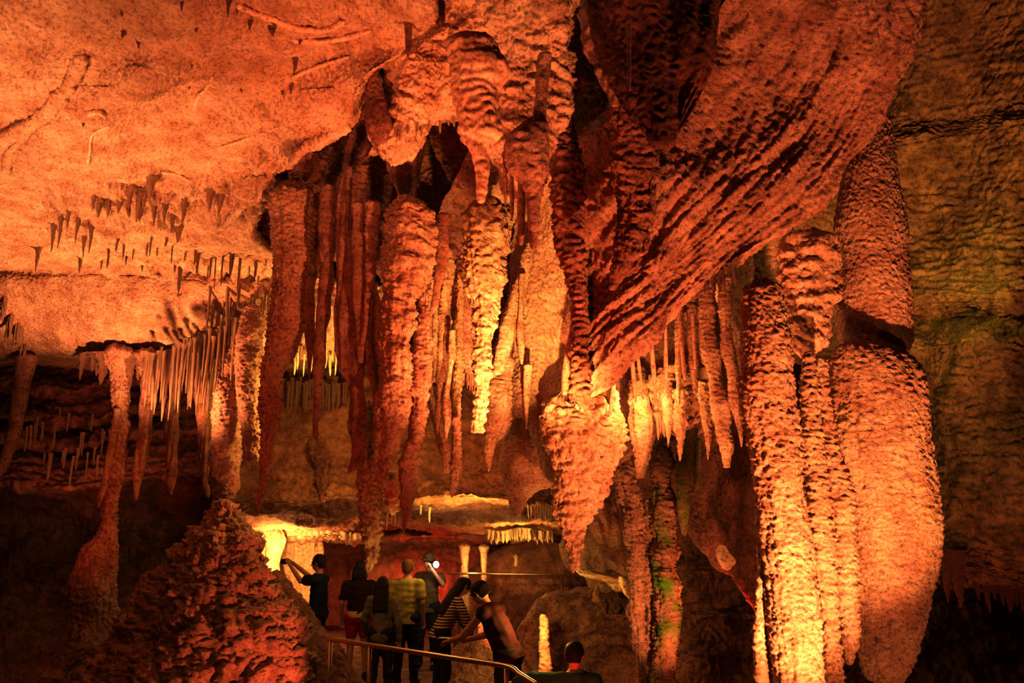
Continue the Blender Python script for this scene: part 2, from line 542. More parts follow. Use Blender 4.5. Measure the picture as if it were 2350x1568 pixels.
# dark strata wall beyond the lower ceiling
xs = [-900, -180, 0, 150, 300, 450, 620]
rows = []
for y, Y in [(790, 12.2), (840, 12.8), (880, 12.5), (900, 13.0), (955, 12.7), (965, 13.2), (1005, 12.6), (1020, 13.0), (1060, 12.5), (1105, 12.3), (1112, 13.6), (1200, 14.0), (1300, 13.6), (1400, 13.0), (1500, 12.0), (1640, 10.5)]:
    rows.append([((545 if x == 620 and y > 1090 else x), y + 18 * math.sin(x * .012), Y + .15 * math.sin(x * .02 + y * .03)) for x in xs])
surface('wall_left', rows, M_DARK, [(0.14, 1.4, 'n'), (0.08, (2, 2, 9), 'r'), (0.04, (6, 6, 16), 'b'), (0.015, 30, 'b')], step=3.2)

# the hanging back wall with its lit lower lip, then the low roof beyond it
xs = [485, 650, 740, 830, 930, 1030, 1130, 1230, 1330, 1440]
lip = [1150, 1150, 1143, 1138, 1140, 1140, 1140, 1150, 1160, 1165]
rows = []
for t, Y in [(-.22, 12.75), (0, 12.6), (.3, 12.45), (.6, 12.3), (.85, 12.1), (1.0, 11.95)]:
    rows.append([(x, 850 + (l - 850) * t, Y + .10 * math.sin(x * .016)) for x, l in zip(xs, lip)])
for dy, Y in [(9, 12.0), (22, 12.6), (40, 13.8), (58, 15.4), (70, 17.0), (78, 19.5)]:
    rows.append([(x, l + dy + (9 * math.sin((x - 1000) * .02) if dy > 20 else 0), Y) for x, l in zip(xs, lip)])
surface('wall_back', rows, M_BACK, [(0.14, 1.0, 'n'), (0.06, (2.5, 2.5, 6), 'n'), (0.03, (6, 6, 14), 'b'), (0.012, 22, 'b'), (0.006, 50, 'n')], step=2.6)

# end of the far chamber
xs = [480, 600, 700, 800, 900, 1000, 1100, 1200, 1300, 1420, 1540]
rows = []
for y, Y in [(1160, 21.0), (1200, 20.2), (1232, 19.6), (1240, 20.4), (1262, 20.2), (1320, 19.6), (1380, 19.4), (1440, 19.0), (1520, 18.4)]:
    rows.append([(x, y, Y - (2.5 if x < 640 else 0.8 if x < 760 else 0)) for x in xs])
surface('wall_far', rows, M_LIME, [(0.25, 0.7, 'n'), (0.10, (2, 2, 1), 'n'), (0.04, (6, 6, 2), 'b')], step=3)

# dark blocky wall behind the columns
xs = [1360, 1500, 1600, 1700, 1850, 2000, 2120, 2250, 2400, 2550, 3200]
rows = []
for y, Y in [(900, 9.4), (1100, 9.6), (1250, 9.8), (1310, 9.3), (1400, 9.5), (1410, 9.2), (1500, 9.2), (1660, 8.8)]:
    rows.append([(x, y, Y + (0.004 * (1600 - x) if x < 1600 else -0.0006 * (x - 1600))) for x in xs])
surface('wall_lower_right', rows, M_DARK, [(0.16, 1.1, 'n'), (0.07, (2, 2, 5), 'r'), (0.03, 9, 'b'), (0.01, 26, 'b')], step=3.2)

# floor
gx = np.linspace(-9, 9, 130)
gy = np.linspace(-1.5, 23, 170)
X, Y_ = np.meshgrid(gx, gy)
Z = np.zeros_like(X)
q = np.stack([X.ravel(), Y_.ravel(), Z.ravel()], -1).astype(np.float32)
Z = field(q, [(0.05, 1.2, 'n'), (0.015, 6, 'n')]).reshape(X.shape) * np.clip(np.abs(X + 0.8) / 1.2 - 0.9, 0, 1) - 0.005
me, org = grid_mesh('floor', np.stack([X, Y_, Z], -1)[:, ::-1], False, M_FLOOR, origin=np.array([0, 0, 0.0]))
o = link('floor', me)
tag(o, kind='structure')

# ------------------------------------------------------------------ formations traced from the photo
def stal(label, rows, Y, mat=None, spec=RIBBED, name='stalactite', cat='stalactite', **k):
    return tube(name, rows, Y, mat or M_RIB, spec, label=label, cat=cat, **k)


# --- group hanging in the middle
stal('massive tapering stalactite with a crusted tip, first of the big ones beside the pale ceiling',
     [(435, 640, 705), (452, 624, 720), (520, 627, 719), (577, 630, 717), (660, 626, 709), (745, 617, 697), (800, 611, 684), (844, 598, 655), (900, 597, 643), (985, 599, 634), (1069, 597, 621), (1125, 592, 611), (1160, 586, 602), (1172, 588, 597)], 6.4, M_LIME, CRUST, flute=.12)
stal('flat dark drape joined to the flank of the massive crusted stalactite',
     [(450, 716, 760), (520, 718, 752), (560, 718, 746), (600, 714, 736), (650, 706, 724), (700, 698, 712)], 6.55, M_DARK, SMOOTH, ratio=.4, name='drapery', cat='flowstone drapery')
stal('short dark spike ending level with the bright far roof, beside the massive crusted stalactite',
     [(640, 703, 722), (720, 700, 722), (760, 700, 722), (820, 703, 718), (856, 707, 714), (869, 709, 712)], 6.3, M_WET, SMOOTH)
stal('long slender dark stalactite pointing at the small boss on the back wall',
     [(430, 738, 772), (520, 733, 770), (605, 732, 768), (690, 731, 761), (760, 724, 753), (844, 720, 744), (900, 719, 738), (957, 718, 730), (1000, 719, 729), (1010, 724, 729)], 6.2, M_WET, [(0.02, 5, 'n'), (0.010, (20, 20, 10), 'n'), (0.004, 60, 'n')], flute=.1)
stal('deep red drape with a crumbly pale foot turned sideways',
     [(385, 790, 808), (465, 776, 808), (550, 775, 807), (640, 772, 808), (740, 770, 822), (802, 770, 838), (844, 779, 838), (880, 794, 838), (935, 798, 838), (985, 800, 837), (1012, 806, 838), (1041, 805, 838), (1062, 801, 835), (1078, 798, 815), (1086, 797, 803)], 6.1, M_WET, FLUTED, ratio=.6, flute=.15)
stal('narrow red fold hanging between the deep red drape and the great central stalactite',
     [(470, 808, 834), (560, 807, 837), (640, 809, 841), (700, 812, 838), (780, 816, 838), (830, 822, 834)], 6.0, M_WET, SMOOTH, ratio=.6)
stal('slanting red drape with a lit fringe running down its edge',
     [(470, 838, 878), (520, 838, 874), (560, 838, 869), (640, 838, 860), (700, 836, 849), (760, 832, 842), (800, 829, 836)], 5.95, M_WET, RIBBED, ratio=.5)
stal('dark stalactite with a knobbly pale end, tucked against the great central stalactite',
     [(650, 846, 866), (700, 846, 872), (760, 847, 876), (820, 850, 877), (870, 856, 877), (900, 856, 874), (930, 857, 872), (946, 858, 865)], 6.2, M_LIME, RIBBED)
stal('thin curved spike crossing in front of the knobbly dark stalactite',
     [(690, 842, 855), (780, 838, 852), (844, 841, 859), (880, 848, 862), (900, 854, 862), (914, 855, 858)], 6.0, M_WET, SMOOTH)
o = stal('great central stalactite, red on one flank and rippled orange on the other',
     [(472, 900, 985), (490, 886, 1000), (530, 882, 1002), (577, 880, 999), (620, 880, 990), (660, 879, 972), (700, 878, 956), (745, 876, 950), (820, 876, 942), (900, 877, 940), (930, 874, 946), (957, 871, 940), (985, 868, 932), (1013, 866, 922), (1041, 864, 914), (1069, 862, 905), (1097, 864, 894), (1113, 871, 888)], 5.9, M_RIB,
     [(0.03, 4, 'n'), (0.030, (5, 5, 9), 'b'), (0.016, (16, 16, 34), 'b'), (0.006, 60, 'n')], flute=.12)
stal('long rippled stalactite grown alongside the great central one, hanging lower',
     [(600, 965, 998), (640, 956, 994), (690, 953, 988), (745, 950, 990), (820, 943, 989), (900, 942, 981), (930, 945, 979), (957, 940, 976), (1000, 933, 973), (1041, 921, 969), (1069, 911, 965), (1097, 912, 958), (1125, 919, 950), (1153, 918, 946), (1181, 919, 942), (1205, 921, 935), (1221, 925, 930)], 6.0, M_RIB,
     [(0.03, 4, 'n'), (0.020, (7, 7, 10), 'b'), (0.014, (18, 18, 34), 'b'), (0.006, 60, 'n')], flute=.12)
stal('broad brown slab-like stalactite with crumbly pale edges, hanging lowest above the visitors',
     [(930, 844, 874), (1000, 832, 876), (1060, 818, 868), (1130, 820, 880), (1186, 822, 878), (1214, 826, 877), (1242, 832, 875), (1270, 838, 870), (1290, 838, 862), (1304, 838, 854), (1313, 842, 849)], 6.5, M_LIME, [(0.03, 5, 'n'), (0.02, 20, 'b'), (0.016, 44, 'b')], ratio=.45)
stal('pale sugary stub between the great central stalactite and its lower companion',
     [(1090, 884, 912), (1120, 880, 918), (1145, 884, 920), (1165, 888, 914), (1178, 894, 908)], 6.2, M_CREAM, CRUST)
stal('small shaded drape under the top of the rippled pair',
     [(495, 1000, 1034), (560, 998, 1032), (620, 997, 1022), (660, 994, 1012), (700, 988, 1003), (735, 978, 986)], 6.1, M_DARK, SMOOTH, ratio=.5, name='drapery', cat='flowstone drapery')
stal('slim bright stalactite with a broken end, next to the long rippled one',
     [(600, 1022, 1046), (650, 1012, 1040), (700, 1005, 1032), (760, 1000, 1034), (800, 1000, 1030), (840, 1004, 1024), (900, 1000, 1015), (960, 1000, 1011), (994, 1001, 1006)], 6.4, M_RIB)
stal('rod-thin stalactite squeezed beside the long rippled one',
     [(700, 992, 1006), (790, 991, 1004), (830, 992, 1002), (860, 994, 1000)], 6.3, M_RIB)
stal('knobby small stalactite with a pointed end in the middle of the bright cluster',
     [(760, 1030, 1046), (800, 1028, 1045), (870, 1022, 1038), (905, 1016, 1034), (930, 1014, 1035), (960, 1016, 1035), (990, 1019, 1030), (1008, 1022, 1026)], 6.2, M_RIB)
stal('slanting stalactite with a flat broken foot, hanging beyond the bright cluster',
     [(840, 980, 992), (880, 982, 992), (930, 985, 1002), (980, 993, 1014), (1020, 1004, 1029), (1050, 1012, 1036), (1075, 1015, 1034), (1085, 1016, 1030)], 6.6, M_RIB, tip=.15)
stal('long rough stalactite with a hooked little tip over the glowing lip',
     [(640, 1050, 1062), (690, 1048, 1065), (760, 1047, 1064), (820, 1045, 1064), (850, 1044, 1063), (890, 1040, 1058), (930, 1036, 1057), (980, 1035, 1059), (1041, 1034, 1060), (1097, 1034, 1056), (1120, 1032, 1048), (1140, 1034, 1040)], 6.3, M_RIB, CRUST)
stal('stout stalactite cut off flat, dark on one flank, at the edge of the bright curtain',
     [(478, 1078, 1165), (500, 1065, 1171), (540, 1062, 1172), (590, 1062, 1161), (640, 1068, 1158), (690, 1079, 1150), (745, 1085, 1140), (820, 1088, 1129), (860, 1090, 1124), (900, 1089, 1120), (957, 1082, 1115), (985, 1079, 1109), (992, 1080, 1107)], 6.1, M_RIB,
     [(0.03, 4, 'n'), (0.026, (9, 9, 14), 'b'), (0.016, (20, 20, 30), 'b'), (0.006, 60, 'n')], tip=.12, flute=.1)
stal('lit rib running down from the stout stalactite into the bright cluster',
     [(600, 1040, 1068), (680, 1036, 1082), (760, 1040, 1086), (830, 1058, 1090), (880, 1072, 1090)], 6.6, M_LIME, RIBBED)
stal('tapering leg of the bright curtain, ending in a small white drop',
     [(780, 1140, 1178, 7.1), (860, 1122, 1175, 6.95), (930, 1114, 1172), (986, 1110, 1149), (1020, 1110, 1140), (1052, 1112, 1130), (1072, 1117, 1127), (1082, 1119, 1123)], 6.85, M_RIB, RIBBED, flute=.08)
stal('rough ridge slanting down the bright curtain',
     [(560, 1205, 1232), (620, 1190, 1220), (700, 1165, 1200), (780, 1142, 1180), (850, 1126, 1160), (900, 1116, 1150), (950, 1113, 1140, 6.95), (1000, 1112, 1134, 6.95)], 6.9, M_LIME, RIBBED)
stal('thin straight rod on the face of the bright curtain',
     [(630, 1190, 1206), (700, 1188, 1202), (760, 1187, 1201), (810, 1190, 1203), (835, 1195, 1200)], 6.8, M_RIB)
stal('slim stalactite hanging in the arch of the bright curtain',
     [(840, 1198, 1224), (900, 1200, 1220), (940, 1203, 1214), (970, 1206, 1211), (984, 1207, 1209)], 6.8, M_LIME, SMOOTH)
stal('shaded brown slab hanging behind the arch of the bright curtain',
     [(905, 1170, 1230), (935, 1162, 1240), (1000, 1150, 1262), (1060, 1149, 1280), (1110, 1153, 1280), (1138, 1162, 1225), (1160, 1170, 1204), (1182, 1179, 1194)], 8.2, M_LIME, [(0.04, 3, 'n'), (0.012, (12, 12, 40), 'b')], ratio=.5, name='hanging_slab', cat='hanging rock')
stal('huge pointed pendant of rough orange limestone over the far railing',
     [(930, 1248, 1400), (965, 1240, 1425), (1000, 1243, 1432), (1040, 1250, 1424), (1080, 1262, 1403), (1110, 1268, 1392), (1140, 1272, 1380), (1190, 1277, 1358), (1223, 1287, 1347), (1270, 1302, 1333), (1300, 1309, 1325), (1314, 1312, 1318)], 6.6, M_LIME,
     [(0.05, 3, 'n'), (0.034, (9, 9, 13), 'b'), (0.016, (22, 22, 34), 'b'), (0.007, 60, 'n')], ratio=.7, flute=.1)
stal('smooth red-brown rod reaching down to the shoulder of the pointed pendant',
     [(690, 1312, 1322), (760, 1306, 1320), (830, 1294, 1312), (900, 1289, 1308), (950, 1296, 1312), (985, 1298, 1312)], 6.5, M_SMOOTH, SMOOTH)
stal('knobbed column of lumps over the shoulder of the pointed pendant',
     [(900, 1400, 1420), (940, 1390, 1424), (980, 1375, 1430), (1020, 1370, 1420), (1060, 1360, 1405)], 6.5, M_LIME, CRUST)

# --- blurred, close ones under the roof
stal('close smooth stalactite with a blunt pale end under the roof',
     [(110, 1030, 1150), (160, 1032, 1168), (220, 1040, 1135), (270, 1047, 1140), (310, 1058, 1146), (340, 1074, 1126), (375, 1088, 1123), (410, 1093, 1119), (455, 1094, 1114), (464, 1097, 1111)], 4.1, M_SMOOTH, [(0.03, 4, 'n'), (0.014, (8, 8, 16), 'b'), (0.004, 40, 'n')], flute=.1, tip=.3)
stal('close swollen stalactite splitting into several legs below a bulge',
     [(130, 1232, 1268), (200, 1230, 1258), (265, 1226, 1254), (290, 1195, 1256), (330, 1165, 1258), (370, 1155, 1260), (400, 1170, 1262), (430, 1200, 1252), (470, 1210, 1238), (540, 1213, 1236), (570, 1217, 1232)], 4.2, M_WET, [(0.03, 4, 'n'), (0.012, (8, 8, 16), 'b'), (0.004, 40, 'n')], flute=.12)
for xa, xb, yb, lb in [(1153, 1165, 470, 'outermost thin leg under the close bulging stalactite'), (1168, 1180, 500, 'second thin leg under the close bulging stalactite'), (1186, 1204, 560, 'longest thin leg under the close bulging stalactite')]:
    stal(lb, [(350, xa, xb), (420, xa + 1, xb), (yb - 20, xa + 3, xb - 1), (yb, xa + 5, xb - 3)], 4.25, M_WET, SMOOTH)
stal('leaf-shaped brown pendant at the edge of the pale ceiling',
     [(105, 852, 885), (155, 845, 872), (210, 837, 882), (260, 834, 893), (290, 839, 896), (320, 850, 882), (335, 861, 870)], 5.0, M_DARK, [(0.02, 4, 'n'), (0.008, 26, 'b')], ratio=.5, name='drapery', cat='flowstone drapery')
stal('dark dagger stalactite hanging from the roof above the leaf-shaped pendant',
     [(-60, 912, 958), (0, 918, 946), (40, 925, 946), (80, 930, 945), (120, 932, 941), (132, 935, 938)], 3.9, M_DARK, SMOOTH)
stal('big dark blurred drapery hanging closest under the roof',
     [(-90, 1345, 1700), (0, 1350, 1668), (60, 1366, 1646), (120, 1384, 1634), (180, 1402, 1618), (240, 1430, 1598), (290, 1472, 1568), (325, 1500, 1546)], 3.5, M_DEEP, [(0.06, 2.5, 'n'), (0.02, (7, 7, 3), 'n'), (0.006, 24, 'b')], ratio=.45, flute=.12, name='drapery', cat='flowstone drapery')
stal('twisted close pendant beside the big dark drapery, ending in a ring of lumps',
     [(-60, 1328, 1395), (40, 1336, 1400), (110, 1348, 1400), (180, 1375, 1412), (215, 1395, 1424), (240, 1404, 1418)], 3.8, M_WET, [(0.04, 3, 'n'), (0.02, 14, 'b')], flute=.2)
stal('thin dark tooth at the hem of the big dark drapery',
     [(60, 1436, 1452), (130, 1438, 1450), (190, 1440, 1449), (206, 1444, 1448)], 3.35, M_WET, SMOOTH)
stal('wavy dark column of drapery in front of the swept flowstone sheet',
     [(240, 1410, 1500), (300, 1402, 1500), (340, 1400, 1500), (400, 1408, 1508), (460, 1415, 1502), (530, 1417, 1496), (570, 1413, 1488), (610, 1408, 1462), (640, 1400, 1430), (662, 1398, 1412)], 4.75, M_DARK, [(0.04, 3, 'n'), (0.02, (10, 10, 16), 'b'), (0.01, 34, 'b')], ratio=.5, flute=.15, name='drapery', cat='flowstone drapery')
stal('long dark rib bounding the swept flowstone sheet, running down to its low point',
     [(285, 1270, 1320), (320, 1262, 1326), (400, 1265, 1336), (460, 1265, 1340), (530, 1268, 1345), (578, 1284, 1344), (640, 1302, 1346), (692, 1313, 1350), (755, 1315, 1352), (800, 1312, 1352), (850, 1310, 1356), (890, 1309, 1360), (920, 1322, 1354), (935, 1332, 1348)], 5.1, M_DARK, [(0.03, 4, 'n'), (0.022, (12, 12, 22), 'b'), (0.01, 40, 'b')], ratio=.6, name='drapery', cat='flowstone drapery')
stal('red tongue of flowstone ending in a point inside the dark hollow',
     [(320, 882, 978), (380, 888, 965), (430, 905, 953), (465, 919, 944), (486, 926, 933)], 6.6, M_WET, FLUTED, ratio=.5, name='drapery', cat='flowstone drapery')
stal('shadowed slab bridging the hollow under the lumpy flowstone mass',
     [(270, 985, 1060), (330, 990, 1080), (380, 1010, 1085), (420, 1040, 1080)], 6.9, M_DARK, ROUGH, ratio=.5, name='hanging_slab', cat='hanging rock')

# --- row under the swept sheet
stal('broad square-ended stalactite with two lobes under the glowing recess',
     [(850, 1446, 1480, 6.95), (890, 1444, 1488, 6.8), (930, 1442, 1494), (960, 1440, 1505), (1000, 1447, 1502), (1050, 1455, 1490), (1085, 1459, 1481), (1098, 1460, 1480)], 6.7, M_RIB, RIBBED, tip=.12, flute=.12)
stal('biggest of the slanting row of stalactites, blunt, beside the huge rippled column',
     [(640, 1612, 1640), (700, 1606, 1640), (770, 1608, 1645), (860, 1619, 1660), (920, 1631, 1670), (980, 1641, 1680), (1020, 1649, 1686), (1050, 1657, 1679), (1072, 1661, 1677)], 6.1, M_RIB, RIBBED, tip=.3)
stal('long thin pointed one of the slanting row, closest to the huge rippled column',
     [(640, 1645, 1680), (740, 1650, 1680), (860, 1668, 1695), (940, 1682, 1703), (1000, 1695, 1706), (1025, 1700, 1704)], 6.0, M_RIB, RIBBED)
stal('short jagged stalactite behind the biggest of the slanting row',
     [(880, 1592, 1628), (930, 1604, 1632), (980, 1612, 1635), (1020, 1619, 1631), (1055, 1623, 1626)], 6.5, M_RIB, CRUST)
stal('pointed stalactite below the knotted ledge of the glowing recess',
     [(900, 1540, 1590), (960, 1545, 1582), (1010, 1552, 1573), (1040, 1556, 1566), (1058, 1559, 1562)], 6.6, M_RIB, CRUST)
stal('small toothed stalactite between the square-ended one and the pointed one',
     [(860, 1514, 1550, 6.75), (920, 1518, 1548), (960, 1524, 1544), (1000, 1529, 1539), (1026, 1532, 1535)], 6.6, M_LIME, RIBBED)
for rws, lb in [
    ([(690, 1545, 1572), (760, 1548, 1570), (830, 1550, 1566), (900, 1553, 1562), (930, 1556, 1560)], 'first fluted rod on the back of the glowing recess under the swept sheet'),
    ([(700, 1575, 1600), (780, 1578, 1600), (850, 1584, 1602), (900, 1590, 1600)], 'second fluted rod on the back of the glowing recess under the swept sheet'),
    ([(690, 1598, 1622), (770, 1603, 1623), (825, 1609, 1622), (834, 1611, 1620)], 'broken rod with a pale flat end beside the biggest of the slanting row'),
    ([(700, 1625, 1650), (800, 1634, 1662), (900, 1648, 1672), (960, 1662, 1680)], 'rounded rod filling the gap in the slanting row'),
]:
    stal(lb, rws, 6.35, M_RIB, RIBBED)
for k, (x0, y0, x1, y1, w) in enumerate([(1414, 845, 1400, 950, 9), (1449, 806, 1459, 922, 9), (1461, 798, 1476, 916, 8), (1494, 776, 1506, 935, 11), (1527, 748, 1529, 905, 9), (1557, 712, 1572, 870, 9), (1590, 720, 1596, 845, 8)]):
    o = tube('soda_straw', [(y0, x0 - w / 2, x0 + w / 2), ((y0 + y1) / 2, (x0 + x1) / 2 - w / 2, (x0 + x1) / 2 + w / 2), (y1, x1 - w / 2 + 1, x1 + w / 2 - 1)], 6.05, M_SMOOTH, SMOOTH,
             label='smooth thin rod hanging in front of the glowing recess', cat='stalactite', group='rods before the glowing recess')

stal('knotted ledge of lumps with a toothed hem at the back of the glowing recess',
     [(862, 1510, 1600), (885, 1492, 1622), (920, 1486, 1628), (950, 1496, 1610), (975, 1510, 1590)], 6.75, M_LIME, [(0.05, 5, 'n'), (0.04, 9, 'b'), (0.02, 24, 'b')], ratio=.4, name='flowstone', cat='flowstone', flute=.2)
# --- big columns
stal('huge rippled orange column with a ledge near its top',
     [(648, 1722, 1778), (656, 1708, 1794), (668, 1700, 1800), (700, 1698, 1802), (740, 1698, 1808), (800, 1700, 1819), (860, 1701, 1821), (868, 1698, 1826), (900, 1701, 1827), (960, 1708, 1832), (1034, 1722, 1838), (1134, 1735, 1847), (1234, 1748, 1856), (1334, 1755, 1870), (1434, 1762, 1880), (1534, 1776, 1886), (1640, 1788, 1896)], 5.0, M_RIB,
     [(0.03, 3, 'n'), (0.010, (12, 12, 12), 'b'), (0.012, (24, 24, 30), 'b'), (0.008, (50, 50, 60), 'b'), (0.003, 110, 'n')], name='limestone_column', cat='column', origin='bottom', flute=.06)
stal('narrow ragged rib clinging to the shaded foot of the huge rippled column',
     [(1180, 1735, 1750), (1300, 1740, 1760), (1400, 1730, 1757), (1500, 1732, 1758), (1640, 1740, 1770)], 5.05, M_LIME, CRUST, name='limestone_rib', cat='column', origin='bottom')
stal('slim ribbed column next to the huge rippled column',
     [(812, 1845, 1868), (830, 1840, 1872), (900, 1840, 1880), (1000, 1838, 1886), (1134, 1848, 1906), (1234, 1856, 1915), (1334, 1870, 1922), (1434, 1880, 1928), (1568, 1888, 1938), (1640, 1890, 1940)], 5.25, M_RIB, [(0.02, 4, 'n'), (0.013, (6, 6, 24), 'b'), (0.012, (16, 16, 34), 'b'), (0.012, 40, 'b')], name='limestone_column', cat='column', origin='bottom')
stal('slim ribbed column squeezed against the giant bulging column',
     [(830, 1870, 1900), (900, 1876, 1905), (960, 1884, 1914), (1034, 1890, 1932), (1134, 1903, 1957), (1234, 1912, 1963), (1334, 1915, 1970), (1434, 1925, 1976), (1520, 1938, 1960)], 5.35, M_RIB, [(0.02, 4, 'n'), (0.013, (6, 6, 24), 'b'), (0.012, (16, 16, 34), 'b'), (0.012, 40, 'b')], name='limestone_column', cat='column')
stal('lumpy plates of rock between the huge column and the tall smooth column',
     [(560, 1800, 1930), (640, 1790, 1928), (700, 1800, 1922), (760, 1812, 1915), (800, 1820, 1900), (815, 1830, 1872)], 5.7, M_LIME, [(0.06, 3, 'n'), (0.04, (6, 6, 9), 'b'), (0.016, 28, 'b')], ratio=.5, name='flowstone', cat='flowstone')
stal('tall smooth pitted column tapering up behind the swept flowstone sheet',
     [(120, 2018, 2032), (230, 2008, 2036), (300, 1980, 2046), (400, 1935, 2053), (480, 1922, 2066), (560, 1920, 2078), (650, 1920, 2084), (720, 1923, 2087), (770, 1928, 2088), (795, 1938, 2088), (806, 1975, 2080)], 5.9, M_LIME, [(0.02, 3, 'n'), (0.012, 30, 'b'), (0.010, 60, 'b')], name='limestone_column', cat='column', tip=.1)
stal('giant bulging column, wet and translucent at its rounded foot',
     [(788, 1945, 2030), (798, 1928, 2052), (815, 1915, 2074), (840, 1910, 2096), (870, 1906, 2112), (900, 1905, 2119), (1000, 1906, 2131), (1100, 1925, 2149), (1200, 1940, 2155), (1290, 1952, 2150), (1350, 1962, 2139), (1420, 1968, 2124), (1480, 1966, 2108), (1530, 1975, 2090), (1556, 1990, 2074), (1568, 2010, 2055)], 5.65, M_RIB,
     [(0.03, 2.5, 'n'), (0.010, (10, 10, 22), 'b'), (0.009, (26, 26, 44), 'b'), (0.006, (55, 55, 70), 'b')], name='limestone_column', cat='column', ratio=.8, flute=.05)
stal('twin shaft of the distant column pair, the one on the pendant side',
     [(1040, 1412, 1440), (1090, 1416, 1466), (1130, 1418, 1472), (1242, 1436, 1482), (1340, 1446, 1479), (1400, 1442, 1481), (1460, 1452, 1486), (1520, 1460, 1485), (1640, 1472, 1488)], 7.6, M_RIB, RIBBED, amp=2.0, name='limestone_column', cat='column', origin='bottom', flute=.15)
stal('twin shaft of the distant column pair with green algae down its flank',
     [(1030, 1488, 1540), (1090, 1494, 1543), (1130, 1495, 1545), (1242, 1500, 1548), (1340, 1495, 1552), (1410, 1495, 1560), (1480, 1495, 1558), (1568, 1499, 1553), (1640, 1500, 1552)], 7.5, M_MOSS, RIBBED, amp=2.0, name='limestone_column', cat='column', origin='bottom', flute=.15)
stal('ribbed filler shaft wedged between the twin shafts of the distant column pair',
     [(1150, 1474, 1500), (1230, 1480, 1508), (1300, 1481, 1510), (1400, 1482, 1506), (1500, 1484, 1502), (1640, 1486, 1502)], 7.6, M_RIB, RIBBED, amp=2.0, name='limestone_column', cat='column', origin='bottom')
stal('thin rod running down beside the distant column pair over the pale lip',
     [(1080, 1404, 1430), (1200, 1424, 1448), (1300, 1438, 1456), (1380, 1445, 1453), (1400, 1447, 1451)], 7.7, M_RIB, RIBBED)
stal('green algae-covered pendant hanging beside the distant column pair',
     [(985, 1560, 1600), (1040, 1556, 1598), (1100, 1552, 1586), (1160, 1554, 1580), (1222, 1562, 1577), (1230, 1564, 1575)], 7.3, M_GREEN, RIBBED, tip=.2, ratio=.6)
stal('small green algae tip behind the algae-covered pendant',
     [(1010, 1590, 1612), (1080, 1592, 1608), (1120, 1594, 1604)], 7.4, M_GREEN, ROUGH)
tag(surface('leaning_rock_plate', [
    [(1590, 960, 7.6), (1640, 960, 7.4), (1690, 960, 7.2), (1760, 960, 6.9)],
    [(1575, 1100, 7.7), (1640, 1100, 7.3), (1700, 1100, 7.0), (1770, 1100, 6.7)],
    [(1572, 1200, 7.7), (1640, 1220, 7.3), (1710, 1220, 6.9), (1790, 1220, 6.6)],
    [(1600, 1260, 7.7), (1650, 1290, 7.3), (1715, 1320, 6.9), (1800, 1340, 6.6)],
    [(1640, 1300, 7.7), (1690, 1330, 7.3), (1740, 1400, 6.9), (1800, 1450, 6.6)],
    [(1660, 1300, 8.3), (1710, 1330, 8.0), (1760, 1400, 7.6), (1810, 1450, 7.4)],
], M_DARK, [(0.06, 2, 'n'), (0.035, (9, 3, 3), 'n'), (0.012, 28, 'b')], kind=None), 'dark red plate of rock leaning behind the huge rippled column', 'hanging rock')
stal('pale glassy chip of calcite at the hem of the leaning rock plate',
     [(1256, 1646, 1668), (1270, 1642, 1678), (1290, 1648, 1690), (1300, 1655, 1680)], 6.9, M_CREAM, SMOOTH, ratio=.3, name='calcite_chip', cat='rock')

# --- side by the pale ceiling
stal('pitted shaft standing on the peak of the great stalagmite mound',
     [(735, 540, 572), (770, 530, 560), (820, 515, 552), (870, 497, 548), (930, 490, 553), (1000, 486, 555), (1034, 484, 552), (1100, 482, 546), (1135, 486, 540), (1152, 494, 533)], 9.5, M_WET, CRUST, name='limestone_column', cat='column')
stal('square-ended shaft grown beside the shaft on the mound peak',
     [(710, 560, 602), (800, 542, 605), (870, 542, 601), (950, 549, 598), (1000, 556, 597), (1040, 562, 598), (1060, 572, 597)], 9.3, M_WET, CRUST, tip=.1)
o = stal('red column splitting into fingers under the ceiling and spreading into a broad foot',
     [(812, 240, 318), (828, 246, 308), (850, 255, 300), (890, 261, 299), (950, 262, 298), (1000, 261, 296), (1034, 256, 290), (1100, 249, 282), (1160, 240, 268), (1200, 236, 266), (1235, 222, 268), (1262, 192, 270), (1300, 176, 270), (1340, 165, 270), (1400, 160, 264), (1440, 152, 262), (1500, 120, 250), (1568, 60, 220), (1680, -20, 200)], 10.2, M_WET, [(0.05, 3, 'n'), (0.02, 14, 'b'), (0.012, 34, 'b')], name='limestone_column', cat='column', origin='bottom', flute=.12)
stal('red finger stalactite hanging against the splitting red column',
     [(940, 262, 278), (1000, 252, 268), (1050, 243, 258), (1100, 235, 250), (1140, 227, 238), (1166, 224, 228)], 10.1, M_WET, SMOOTH)
stal('forked red stalactite between the splitting column and the straw fringe',
     [(812, 312, 364), (835, 318, 356), (870, 324, 350), (930, 325, 352), (1000, 321, 348), (1034, 312, 342), (1080, 306, 331), (1130, 306, 320), (1147, 309, 314)], 10.2, M_WET, FLUTED, flute=.15)
stal('dim red stalactite in the gap behind the straw fringe',
     [(815, 372, 425), (900, 378, 415), (950, 380, 412), (1050, 380, 408), (1110, 384, 402), (1135, 390, 396)], 10.4, M_DARK, FLUTED)
stal('dim red drape beside the shaft on the mound peak',
     [(780, 440, 510), (900, 446, 490), (980, 452, 486), (1080, 462, 482), (1140, 468, 480)], 10.0, M_DARK, FLUTED, name='drapery', cat='flowstone drapery')
stal('slanting red stalactite at the very edge of the view, over the dark strata',
     [(822, 38, 84), (890, 34, 68), (960, 22, 55), (1010, 12, 42), (1060, -2, 24), (1090, -14, 4)], 10.4, M_WET, SMOOTH)

